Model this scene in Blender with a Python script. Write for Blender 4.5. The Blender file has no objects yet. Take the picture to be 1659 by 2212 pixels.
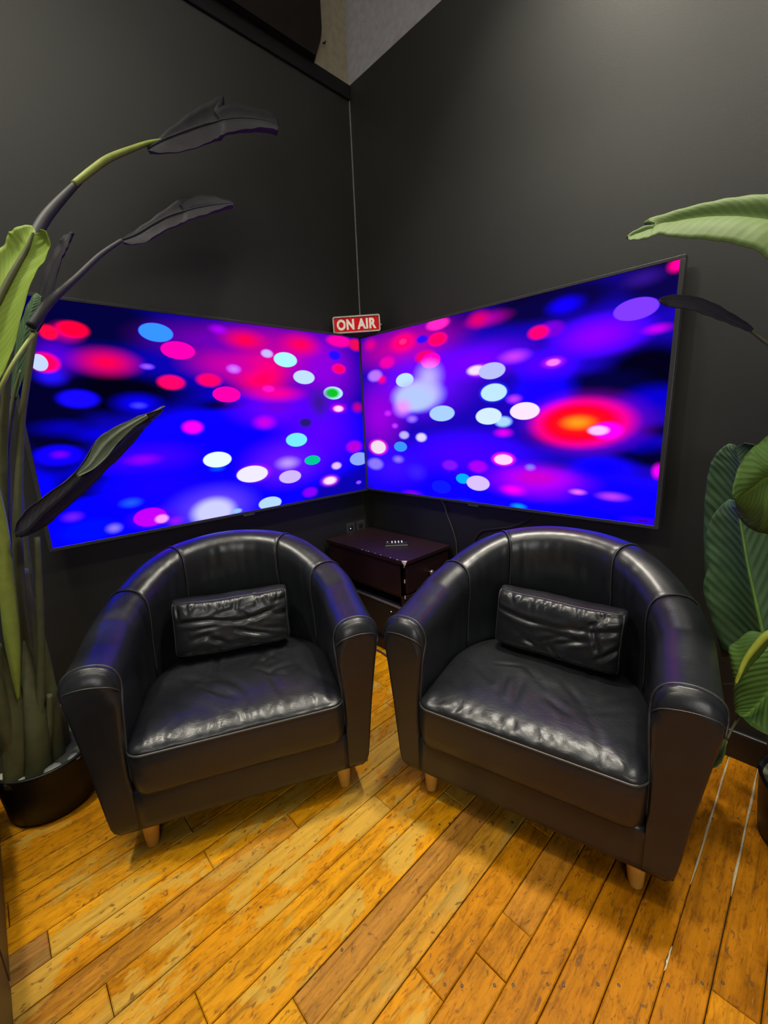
import bpy, bmesh, math, random
from mathutils import Vector, Matrix, noise

random.seed(7)
SC = bpy.context.scene
COL = SC.collection

# ------------------------------------------------------------------ camera
cam_d = bpy.data.cameras.new('camera')
cam_d.sensor_fit = 'HORIZONTAL'
cam_d.sensor_width = 36.0
cam_d.lens = 912.33 / 1659.0 * 36.0
cam_d.clip_start = 0.02
cam = bpy.data.objects.new('camera', cam_d)
COL.objects.link(cam)
_r = Vector((0.69325348, 0.71950808, -0.04132468))
_u = Vector((-0.1274207, 0.17880432, 0.97559878))
_f = Vector((-0.70934024, 0.67107163, -0.21563694))
_m = Matrix((_r, _u, -_f)).transposed().to_4x4()
_m.translation = Vector((2.1492, -1.8978, 1.3226))
cam.matrix_world = _m
SC.camera = cam

# ------------------------------------------------------------------ world, lamps, exposure
world = bpy.data.worlds.new('room_ambience')
SC.world = world
world.use_nodes = True
_bg = world.node_tree.nodes['Background']
_bg.inputs[0].default_value = (0.95, 0.96, 1.0, 1)
_bg.inputs[1].default_value = 0.08


def lamp(name, loc, aim, power, size, colour, spread=150):
    d = bpy.data.lights.new(name, 'AREA')
    d.shape = 'DISK'
    d.size = size
    d.energy = power
    d.color = colour
    d.spread = math.radians(spread)
    o = bpy.data.objects.new(name, d)
    COL.objects.link(o)
    o.location = loc
    o.rotation_euler = (Vector(aim) - Vector(loc)).to_track_quat('-Z', 'Y').to_euler()
    return o


WARM = (1.0, 0.925, 0.79)
lamp('overhead_light', (2.20, -0.40, 3.70), (2.10, -0.60, 0), 22, 0.18, WARM, 104)
lamp('overhead_light', (1.27, -0.48, 3.70), (1.27, -0.60, 0), 15, 0.18, WARM, 82)
lamp('overhead_light', (0.55, -2.30, 3.70), (0.85, -2.00, 0), 25, 0.20, WARM, 115)
lamp('overhead_light', (2.20, -2.30, 3.80), (1.50, -1.70, 0), 12, 1.50, WARM)  # wide soft spill added overhead to fill the chair fronts
# unseen soft fill added behind the camera for chair fronts and pillows
lamp('front_fill', (4.1, -3.5, 1.9), (1.2, -1.0, 0.6), 24, 1.5, (1.0, 0.97, 0.92))
# added upward lights, no fixtures there, brightening the ceiling the walls reflect
lamp('ceiling_fill', (2.70, -1.10, 3.55), (2.70, -1.00, 4.3), 32, 0.30, (1.0, 0.98, 0.82), 140)
lamp('ceiling_fill', (1.00, -2.70, 3.55), (0.95, -2.70, 4.3), 50, 0.30, (1.0, 0.98, 0.82), 140)

vs = SC.view_settings
SC.display_settings.display_device = 'sRGB'
vs.view_transform = 'Standard'
vs.look = 'None'
vs.exposure = 0.0
vs.gamma = 1.0
vs.use_curve_mapping = False

# pictures shown on the two televisions: (u, v, radius u, radius v, sRGB colour, softness)
SPOTS_LEFT = [
    (0.38,0.111,0.858,0.249,(4,0,250),3),(1.036,0.333,0.767,0.272,(10,0,235),3),(0.258,0.873,0.364,0.138,(4,3,62),3),(0.276,0.593,0.401,0.11,(2,1,22),3),
    (0.731,0.543,0.206,0.048,(4,2,60),2),(0.079,0.506,0.156,0.327,(3,2,45),3),(0.169,0.225,0.174,0.071,(3,2,40),3),(0.067,0.174,0.088,0.04,(3,2,40),2),
    (0.662,0.842,0.232,0.121,(18,4,90),2),(1.085,0.789,0.48,0.175,(200,0,150),2),(0.768,0.831,0.39,0.105,(110,0,170),2),
    (1.38,0.732,0.298,0.282,(140,0,190),2),(1.057,0.528,0.31,0.12,(110,0,190),2),(1.317,0.394,0.33,0.291,(90,0,200),2),
    (0.41,0.316,0.245,0.081,(60,0,230),2),(0.43,0.189,0.291,0.125,(20,0,250),2),(1.083,0.228,0.294,0.153,(110,20,235),2),
    (0.131,0.727,0.1,0.084,(90,0,190),2),(0.968,0.691,0.196,0.126,(240,0,70),2),(0.911,0.854,0.149,0.061,(225,0,80),2),
    (1.236,0.859,0.15,0.072,(225,0,90),2),(0.295,0.715,0.139,0.065,(225,0,80),2),(1.065,0.6,0.196,0.053,(220,0,150),2),
    (0.824,0.729,0.262,0.087,(190,0,160),2),(0.178,0.571,0.073,0.037,(24,8,215),1),(0.389,0.552,0.118,0.052,(12,0,205),2),
    (0.388,0.544,0.039,0.017,(70,70,255),2),(0.115,0.461,0.132,0.042,(6,0,170),2),(0.218,0.432,0.112,0.037,(8,0,190),2),
    (0.08,0.358,0.084,0.042,(18,0,215),1),(0.084,0.361,0.038,0.019,(120,0,240),2),(0.105,0.656,0.064,0.044,(40,20,210),2),
    (0.182,0.818,0.065,0.044,(200,0,150),2),(0.124,0.812,0.031,0.028,(240,10,70),1),(0.201,0.83,0.054,0.031,(255,0,60),1),
    (0.095,0.703,0.047,0.037,(255,0,100),1),(0.077,0.702,0.027,0.03,(195,220,255),0),(0.487,0.991,0.073,0.022,(210,0,110),2),
    (0.501,0.849,0.069,0.038,(55,150,255),0),(0.583,0.782,0.074,0.038,(240,0,170),0),(0.445,0.706,0.033,0.015,(160,90,240),2),
    (1.024,0.799,0.035,0.021,(200,190,255),1),(0.834,0.714,0.041,0.024,(200,130,255),2),(1.131,0.775,0.071,0.038,(170,250,225),0),
    (1.24,0.689,0.07,0.037,(190,228,255),0),(1.436,0.606,0.072,0.037,(190,240,240),0),(1.429,0.606,0.058,0.032,(10,200,30),1),
    (1.464,0.819,0.051,0.031,(40,10,210),1),(1.489,0.745,0.052,0.029,(255,0,110),1),(1.505,0.901,0.097,0.034,(235,0,160),1),
    (1.629,0.891,0.059,0.037,(215,10,90),1),(1.467,0.518,0.07,0.032,(225,0,170),2),(1.467,0.515,0.039,0.019,(255,215,235),1),
    (0.534,0.643,0.059,0.032,(255,5,110),1),(0.706,0.658,0.062,0.032,(235,0,110),1),(0.784,0.593,0.07,0.037,(255,0,165),0),
    (1.013,0.623,0.038,0.019,(230,20,180),1),(0.78,0.89,0.059,0.027,(170,0,200),2),(0.6,0.443,0.05,0.032,(225,0,215),1),
    (0.972,0.453,0.08,0.043,(195,0,185),2),(1.225,0.442,0.047,0.028,(40,25,120),1),(1.331,0.551,0.098,0.117,(60,20,150),2),
    (1.617,0.521,0.053,0.039,(190,0,140),2),(1.573,0.281,0.068,0.04,(170,0,190),1),(0.692,0.24,0.046,0.018,(0,80,255),2),
    (0.698,0.283,0.071,0.038,(235,255,255),0),(1.158,0.35,0.069,0.038,(120,238,210),0),(1.253,0.227,0.055,0.027,(0,205,145),0),
    (0.89,0.194,0.104,0.053,(200,30,230),2),(0.873,0.191,0.088,0.043,(242,238,255),0),(1.089,0.227,0.088,0.041,(185,155,255),2),
    (1.096,0.149,0.071,0.036,(205,185,255),0),(1.368,0.092,0.076,0.039,(230,60,230),2),(1.368,0.092,0.052,0.025,(252,230,255),1),
    (1.425,0.176,0.039,0.023,(225,190,255),1),(1.61,0.201,0.078,0.041,(140,170,255),0),(1.219,0.043,0.054,0.03,(135,0,220),1),
    (1.595,0.051,0.023,0.012,(150,80,255),1),(0.372,0.314,0.091,0.03,(140,0,225),2),(0.657,0.052,0.252,0.126,(110,70,255),2),
    (0.649,0.028,0.114,0.074,(205,210,255),1),(0.957,0.021,0.069,0.035,(180,222,255),0),(0.765,0.012,0.029,0.014,(150,200,255),1),
    (0.39,0.052,0.133,0.055,(80,0,235),2),(0.362,0.057,0.069,0.042,(185,0,230),0),(0.408,0.04,0.031,0.021,(240,160,255),1),
    (0.296,0.134,0.053,0.026,(30,90,255),2),(0.083,0.111,0.045,0.026,(110,30,240),2),(0.132,0.046,0.117,0.05,(0,12,255),1),
    (0.217,0.036,0.037,0.026,(140,120,255),2),(0.466,0.019,0.044,0.026,(150,20,240),2),]
SPOTS_RIGHT = [
    (1.369,0.028,0.69,0.163,(4,0,245),3),(0.762,0.053,0.759,0.175,(14,0,235),3),(1.588,0.579,0.198,0.123,(3,2,26),3),(1.186,0.89,0.394,0.087,(10,4,70),3),
    (1.605,0.886,0.157,0.113,(12,5,75),3),(1.613,0.266,0.139,0.052,(3,2,45),3),(1.651,0.361,0.103,0.037,(3,2,60),2),(1.211,0.328,0.236,0.057,(4,3,100),2),
    (1.412,0.536,0.214,0.072,(4,3,60),3),(1.058,0.944,0.201,0.056,(8,3,50),2),(0.763,0.904,0.221,0.084,(40,0,130),2),(1.547,0.9,0.09,0.039,(50,20,140),2),
    (0.353,0.833,0.472,0.146,(190,0,150),2),(0.451,0.625,0.454,0.222,(120,10,210),2),(0.14,0.459,0.251,0.251,(150,0,190),2),
    (0.818,0.703,0.384,0.108,(120,0,210),2),(1.4,0.728,0.211,0.086,(140,0,245),2),(1.197,0.639,0.166,0.076,(90,0,235),2),
    (0.762,0.25,0.48,0.145,(70,0,225),2),(1.152,0.133,0.299,0.097,(170,0,195),2),(0.245,0.15,0.325,0.143,(60,10,230),2),
    (1.496,0.074,0.229,0.067,(20,0,245),2),(0.895,0.88,0.151,0.041,(170,0,160),2),(1.266,0.865,0.096,0.044,(20,0,210),2),
    (1.611,0.479,0.136,0.063,(8,0,185),2),(1.563,0.309,0.145,0.046,(8,0,170),2),(1.451,0.213,0.161,0.057,(10,0,220),2),
    (1.181,0.525,0.171,0.118,(25,0,225),2),(0.355,0.858,0.121,0.063,(245,0,105),2),(0.355,0.862,0.032,0.017,(255,40,140),1),
    (0.604,0.911,0.079,0.031,(250,40,180),1),(0.603,0.837,0.064,0.034,(255,0,105),1),(0.498,0.853,0.046,0.023,(50,10,200),1),
    (0.085,0.884,0.074,0.047,(210,0,140),2),(0.223,0.767,0.07,0.036,(215,0,165),1),(0.515,0.763,0.078,0.035,(220,0,120),1),
    (0.554,0.737,0.067,0.04,(232,0,180),0),(0.851,0.888,0.078,0.045,(210,0,110),2),(0.114,0.702,0.066,0.035,(180,120,240),1),
    (0.174,0.675,0.048,0.032,(230,0,120),2),(0.36,0.655,0.069,0.038,(190,232,255),0),(0.536,0.654,0.114,0.096,(190,180,255),2),
    (0.449,0.563,0.191,0.09,(190,195,255),1),(0.431,0.546,0.14,0.066,(180,205,255),1),(0.339,0.505,0.089,0.063,(225,150,255),2),
    (0.409,0.437,0.05,0.026,(170,120,255),2),(1.043,0.696,0.093,0.036,(190,60,245),2),(0.871,0.654,0.089,0.034,(230,60,220),2),
    (0.84,0.658,0.054,0.024,(245,225,255),1),(0.928,0.646,0.073,0.038,(185,195,250),0),(0.94,0.546,0.081,0.047,(60,110,255),2),
    (0.94,0.546,0.071,0.041,(190,235,255),0),(1.048,0.509,0.047,0.025,(190,60,240),2),(0.996,0.356,0.06,0.026,(210,0,200),2),
    (0.995,0.408,0.047,0.026,(170,222,250),1),(0.625,0.46,0.085,0.041,(170,212,255),0),(0.913,0.436,0.073,0.04,(212,240,255),0),
    (1.211,0.782,0.065,0.035,(120,0,190),1),(1.156,0.78,0.051,0.03,(235,0,120),1),(1.227,0.649,0.061,0.028,(200,30,235),2),
    (1.227,0.649,0.032,0.015,(240,130,240),1),(1.529,0.799,0.076,0.038,(130,60,252),0),(1.605,0.719,0.058,0.022,(190,0,200),2),
    (1.357,0.394,0.276,0.136,(170,0,200),2),(1.348,0.394,0.21,0.102,(255,0,40),1),(1.348,0.394,0.133,0.064,(255,30,10),2),
    (1.344,0.396,0.084,0.036,(255,160,30),2),(1.462,0.362,0.062,0.036,(235,0,210),1),(1.427,0.363,0.043,0.02,(255,200,245),1),
    (1.102,0.453,0.073,0.039,(252,232,255),0),(0.343,0.346,0.041,0.024,(190,180,255),1),(0.476,0.333,0.042,0.026,(225,215,255),1),
    (0.115,0.272,0.086,0.049,(250,60,200),1),(0.115,0.272,0.068,0.041,(240,222,235),0),(0.31,0.278,0.054,0.03,(60,150,245),0),
    (0.287,0.202,0.055,0.028,(150,120,255),2),(0.082,0.165,0.075,0.039,(140,120,235),1),(0.214,0.476,0.04,0.022,(200,40,220),2),
    (0.27,0.401,0.031,0.019,(200,60,240),2),(0.435,0.133,0.094,0.06,(60,30,235),2),(0.677,0.185,0.056,0.03,(130,20,225),1),
    (0.854,0.187,0.061,0.033,(165,0,215),1),(0.999,0.23,0.065,0.034,(250,30,220),1),(0.999,0.228,0.05,0.025,(252,215,250),0),
    (1.139,0.197,0.03,0.019,(100,150,255),2),(0.762,0.118,0.045,0.027,(0,175,255),0),(0.855,0.101,0.07,0.039,(215,195,250),0),
    (0.615,0.061,0.069,0.037,(15,25,215),0),(0.777,-0.021,0.119,0.04,(0,40,255),2),(1.086,0.007,0.048,0.018,(0,160,255),2),
    (0.394,0.005,0.094,0.023,(130,0,230),2),(1.054,0.085,0.083,0.032,(225,0,220),2),(1.174,0.156,0.202,0.055,(190,0,185),2),
    (1.36,0.103,0.043,0.016,(225,110,255),2),(1.498,0.097,0.073,0.023,(180,60,255),2),(1.652,0.21,0.027,0.035,(240,0,210),2),
    (1.646,0.916,0.033,0.029,(250,0,160),2),(1.618,0.013,0.095,0.018,(60,0,160),2),]

# leaves as (edge, midrib, edge) stations from base to tip; stems as (x, y, z, radius)
LEAVES = {
    'tall': [((0.3,-1.255,2.317),(0.34,-1.263,2.294),(0.42,-1.295,2.245)),((0.306,-1.204,2.367),(0.348,-1.21,2.335),(0.43,-1.258,2.246)),((0.312,-1.131,2.438),(0.356,-1.138,2.382),(0.44,-1.198,2.265)),((0.318,-1.066,2.498),(0.364,-1.065,2.427),(0.45,-1.134,2.297)),((0.324,-1.01,2.542),(0.372,-1.014,2.453),(0.46,-1.084,2.329)),((0.33,-0.951,2.584),(0.38,-0.993,2.464),(0.47,-1.061,2.343)),((0.336,-0.997,2.514),(0.388,-0.974,2.47),(0.48,-1.046,2.354)),((0.342,-0.923,2.565),(0.396,-0.929,2.488),(0.49,-1.004,2.376)),((0.348,-0.835,2.583),(0.404,-0.862,2.507),(0.5,-0.933,2.406)),((0.354,-0.747,2.595),(0.412,-0.8,2.517),(0.51,-0.885,2.423)),((0.36,-0.719,2.561),(0.42,-0.762,2.509),(0.52,-0.831,2.428))],
    'mid': [((0.36,-1.401,1.971),(0.4,-1.41,1.951),(0.46,-1.428,1.924)),((0.364,-1.357,2.004),(0.404,-1.362,1.979),(0.464,-1.401,1.922)),((0.369,-1.299,2.051),(0.409,-1.307,2.021),(0.469,-1.358,1.937)),((0.373,-1.242,2.1),(0.413,-1.255,2.057),(0.473,-1.31,1.975)),((0.378,-1.171,2.157),(0.418,-1.205,2.083),(0.478,-1.254,2.01)),((0.382,-1.194,2.122),(0.422,-1.184,2.093),(0.482,-1.225,2.027)),((0.387,-1.154,2.158),(0.427,-1.15,2.109),(0.487,-1.193,2.046)),((0.391,-1.093,2.179),(0.431,-1.107,2.126),(0.491,-1.147,2.068)),((0.396,-1.032,2.184),(0.436,-1.05,2.146),(0.496,-1.094,2.098)),((0.4,-0.989,2.181),(0.44,-1.01,2.158),(0.5,-1.044,2.124))],
    'low': [((0.52,-1.857,1.041),(0.5,-1.855,1.026),(0.42,-1.844,1.002)),((0.529,-1.845,1.071),(0.509,-1.826,1.038),(0.431,-1.782,1.025)),((0.538,-1.814,1.108),(0.518,-1.784,1.08),(0.442,-1.737,1.061)),((0.547,-1.755,1.15),(0.527,-1.735,1.122),(0.453,-1.69,1.101)),((0.556,-1.685,1.202),(0.536,-1.679,1.17),(0.464,-1.636,1.146)),((0.564,-1.614,1.298),(0.544,-1.633,1.209),(0.476,-1.588,1.194)),((0.573,-1.556,1.335),(0.553,-1.568,1.27),(0.487,-1.53,1.246)),((0.582,-1.494,1.363),(0.562,-1.509,1.321),(0.498,-1.461,1.32)),((0.591,-1.465,1.371),(0.571,-1.469,1.347),(0.509,-1.434,1.347)),((0.6,-1.413,1.391),(0.58,-1.417,1.381),(0.52,-1.401,1.377))],
    'bright': [((0.62,-1.992,1.252),(0.66,-1.97,1.274),(0.72,-1.888,1.368)),((0.624,-1.95,1.428),(0.662,-1.902,1.447),(0.72,-1.817,1.468)),((0.629,-1.904,1.547),(0.664,-1.859,1.524),(0.72,-1.779,1.544)),((0.633,-1.851,1.658),(0.667,-1.809,1.614),(0.72,-1.744,1.639)),((0.638,-1.792,1.75),(0.669,-1.762,1.696),(0.72,-1.712,1.711)),((0.642,-1.752,1.791),(0.671,-1.734,1.743),(0.72,-1.686,1.748)),((0.647,-1.741,1.816),(0.673,-1.716,1.772),(0.72,-1.668,1.787)),((0.651,-1.733,1.824),(0.676,-1.706,1.79),(0.72,-1.669,1.804)),((0.656,-1.712,1.839),(0.678,-1.698,1.807),(0.72,-1.672,1.816)),((0.66,-1.69,1.844),(0.68,-1.692,1.821),(0.72,-1.683,1.817))],
    'upright': [((0.26,-1.753,1.528),(0.3,-1.752,1.524),(0.34,-1.744,1.52)),((0.265,-1.716,1.624),(0.302,-1.712,1.619),(0.342,-1.702,1.614)),((0.27,-1.683,1.691),(0.305,-1.671,1.693),(0.345,-1.659,1.687)),((0.275,-1.642,1.809),(0.308,-1.634,1.789),(0.348,-1.62,1.782)),((0.28,-1.607,1.884),(0.31,-1.599,1.867),(0.35,-1.59,1.862)),((0.285,-1.572,1.94),(0.313,-1.577,1.909),(0.353,-1.575,1.891)),((0.29,-1.566,1.954),(0.315,-1.564,1.932),(0.355,-1.562,1.914)),((0.295,-1.545,1.97),(0.317,-1.546,1.955),(0.357,-1.551,1.94)),((0.3,-1.532,1.979),(0.32,-1.537,1.971),(0.36,-1.544,1.954))],
    'folded': [((0.34,-1.795,1.435),(0.38,-1.79,1.432),(0.4,-1.779,1.428)),((0.34,-1.773,1.519),(0.38,-1.763,1.515),(0.4,-1.745,1.507)),((0.34,-1.742,1.617),(0.38,-1.73,1.612),(0.4,-1.706,1.604)),((0.34,-1.712,1.688),(0.38,-1.702,1.682),(0.4,-1.682,1.667)),((0.34,-1.688,1.735),(0.38,-1.684,1.722),(0.4,-1.67,1.709)),((0.34,-1.668,1.76),(0.38,-1.669,1.747),(0.4,-1.666,1.736))],
    'flap': [((0.545,-1.69,1.197),(0.555,-1.687,1.193),(0.56,-1.684,1.187)),((0.556,-1.655,1.234),(0.566,-1.648,1.222),(0.57,-1.64,1.208)),((0.568,-1.615,1.298),(0.576,-1.608,1.272),(0.58,-1.601,1.242)),((0.579,-1.585,1.319),(0.587,-1.579,1.3),(0.59,-1.572,1.278)),((0.591,-1.559,1.335),(0.598,-1.554,1.32),(0.6,-1.547,1.304)),((0.602,-1.528,1.348),(0.609,-1.524,1.339),(0.61,-1.519,1.33)),((0.614,-1.502,1.363),(0.619,-1.499,1.354),(0.62,-1.495,1.346)),((0.625,-1.484,1.369),(0.63,-1.483,1.363),(0.63,-1.481,1.357))],
    'bright_r': [((2.082,-0.36,1.739),(2.101,-0.4,1.652),(2.109,-0.52,1.539)),((2.029,-0.373,1.79),(2.045,-0.409,1.705),(2.069,-0.524,1.575)),((1.968,-0.385,1.817),(1.99,-0.418,1.746),(2.019,-0.527,1.62)),((1.917,-0.398,1.826),(1.936,-0.427,1.77),(1.975,-0.531,1.664)),((1.872,-0.411,1.829),(1.885,-0.436,1.786),(1.922,-0.535,1.694)),((1.816,-0.424,1.829),(1.833,-0.445,1.796),(1.872,-0.538,1.715)),((1.766,-0.436,1.827),(1.786,-0.455,1.798),(1.819,-0.542,1.734)),((1.716,-0.449,1.822),(1.759,-0.464,1.796),(1.783,-0.545,1.751)),((1.745,-0.462,1.799),(1.748,-0.473,1.789),(1.767,-0.549,1.749)),((1.718,-0.475,1.799),(1.727,-0.482,1.786),(1.749,-0.553,1.748)),((1.694,-0.487,1.788),(1.7,-0.491,1.778),(1.726,-0.556,1.752)),((1.69,-0.5,1.779),(1.692,-0.5,1.776),(1.714,-0.56,1.755))],
    'dark_r': [((1.973,-0.4,1.505),(1.976,-0.42,1.501),(1.979,-0.46,1.494)),((1.954,-0.415,1.529),(1.955,-0.435,1.518),(1.958,-0.473,1.506)),((1.933,-0.43,1.549),(1.929,-0.45,1.534),(1.93,-0.485,1.523)),((1.899,-0.445,1.577),(1.897,-0.465,1.558),(1.901,-0.497,1.539)),((1.865,-0.46,1.597),(1.865,-0.48,1.578),(1.868,-0.51,1.558)),((1.837,-0.475,1.607),(1.837,-0.495,1.589),(1.842,-0.522,1.567)),((1.806,-0.49,1.611),(1.81,-0.51,1.594),(1.818,-0.535,1.574)),((1.791,-0.505,1.606),(1.797,-0.525,1.594),(1.806,-0.548,1.581)),((1.787,-0.52,1.598),(1.792,-0.54,1.593),(1.799,-0.56,1.587))],
    'back_r': [((1.987,-0.16,0.466),(2.082,-0.2,0.523),(2.163,-0.24,0.575)),((1.927,-0.157,0.672),(2.052,-0.196,0.705),(2.15,-0.235,0.762)),((1.899,-0.155,0.833),(2.022,-0.192,0.868),(2.122,-0.23,0.911)),((1.886,-0.153,0.962),(1.998,-0.189,0.984),(2.088,-0.225,1.03)),((1.882,-0.15,1.041),(1.984,-0.185,1.056),(2.066,-0.22,1.096)),((1.883,-0.147,1.111),(1.971,-0.181,1.113),(2.041,-0.215,1.148)),((1.891,-0.145,1.15),(1.961,-0.178,1.152),(2.021,-0.21,1.18)),((1.906,-0.143,1.18),(1.952,-0.174,1.176),(1.997,-0.205,1.198)),((1.925,-0.14,1.198),(1.946,-0.17,1.189),(1.968,-0.2,1.204))],
    'big_r': [((2.052,-0.24,0.521),(2.104,-0.3,0.562),(2.135,-0.28,0.581)),((1.991,-0.235,0.535),(2.093,-0.292,0.616),(2.173,-0.272,0.667)),((1.949,-0.23,0.636),(2.073,-0.285,0.682),(2.172,-0.265,0.75)),((1.919,-0.225,0.725),(2.049,-0.277,0.762),(2.151,-0.258,0.841)),((1.923,-0.22,0.798),(2.025,-0.27,0.844),(2.121,-0.25,0.93)),((1.908,-0.215,0.874),(2.004,-0.262,0.926),(2.092,-0.242,1.006)),((1.911,-0.21,0.945),(1.99,-0.255,0.98),(2.057,-0.235,1.042)),((1.927,-0.205,0.993),(1.979,-0.248,1.014),(2.025,-0.228,1.044)),((1.952,-0.2,1.028),(1.972,-0.24,1.031),(1.982,-0.22,1.04))],
    'front_r': [((2.093,-0.4,1.216),(2.14,-0.44,1.108),(2.182,-0.4,0.964)),((2.056,-0.417,1.246),(2.115,-0.443,1.117),(2.141,-0.397,0.962)),((2.039,-0.434,1.24),(2.089,-0.446,1.127),(2.105,-0.394,0.971)),((2.024,-0.451,1.219),(2.066,-0.449,1.138),(2.066,-0.391,0.975)),((2.013,-0.469,1.208),(2.045,-0.451,1.131),(2.043,-0.389,0.977)),((1.999,-0.486,1.174),(2.028,-0.454,1.111),(2.019,-0.386,0.99)),((1.993,-0.503,1.139),(2.01,-0.457,1.092),(1.999,-0.383,1.013)),((1.993,-0.52,1.096),(1.991,-0.46,1.078),(1.982,-0.38,1.044))],
    'fold_r': [((2.131,-0.36,0.73),(2.139,-0.42,0.735),(2.145,-0.38,0.701)),((2.094,-0.367,0.683),(2.101,-0.423,0.703),(2.11,-0.387,0.67)),((2.06,-0.373,0.676),(2.081,-0.427,0.662),(2.094,-0.393,0.628)),((2.036,-0.38,0.639),(2.065,-0.43,0.615),(2.075,-0.4,0.585)),((2.021,-0.387,0.613),(2.056,-0.433,0.567),(2.062,-0.407,0.546)),((2.033,-0.393,0.56),(2.052,-0.437,0.541),(2.054,-0.413,0.525)),((2.047,-0.4,0.517),(2.051,-0.44,0.537),(2.051,-0.42,0.523))],
    'low_r': [((2.128,-0.3,0.647),(2.177,-0.32,0.646),(2.226,-0.38,0.623)),((2.081,-0.304,0.616),(2.155,-0.328,0.597),(2.225,-0.392,0.56)),((2.046,-0.308,0.542),(2.134,-0.336,0.532),(2.21,-0.404,0.474)),((2.04,-0.312,0.46),(2.112,-0.344,0.464),(2.181,-0.416,0.421)),((2.048,-0.316,0.391),(2.088,-0.352,0.408),(2.141,-0.428,0.405)),((2.058,-0.32,0.364),(2.074,-0.36,0.386),(2.098,-0.44,0.421))],
    'tip_r': [((2.043,-0.34,0.286),(2.047,-0.36,0.297),(2.05,-0.38,0.305)),((2.034,-0.355,0.263),(2.045,-0.375,0.274),(2.05,-0.395,0.295)),((2.029,-0.37,0.238),(2.039,-0.39,0.248),(2.048,-0.41,0.256)),((2.023,-0.385,0.215),(2.032,-0.405,0.226),(2.042,-0.425,0.241)),((2.019,-0.4,0.201),(2.024,-0.42,0.214),(2.03,-0.44,0.232))],
}
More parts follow.
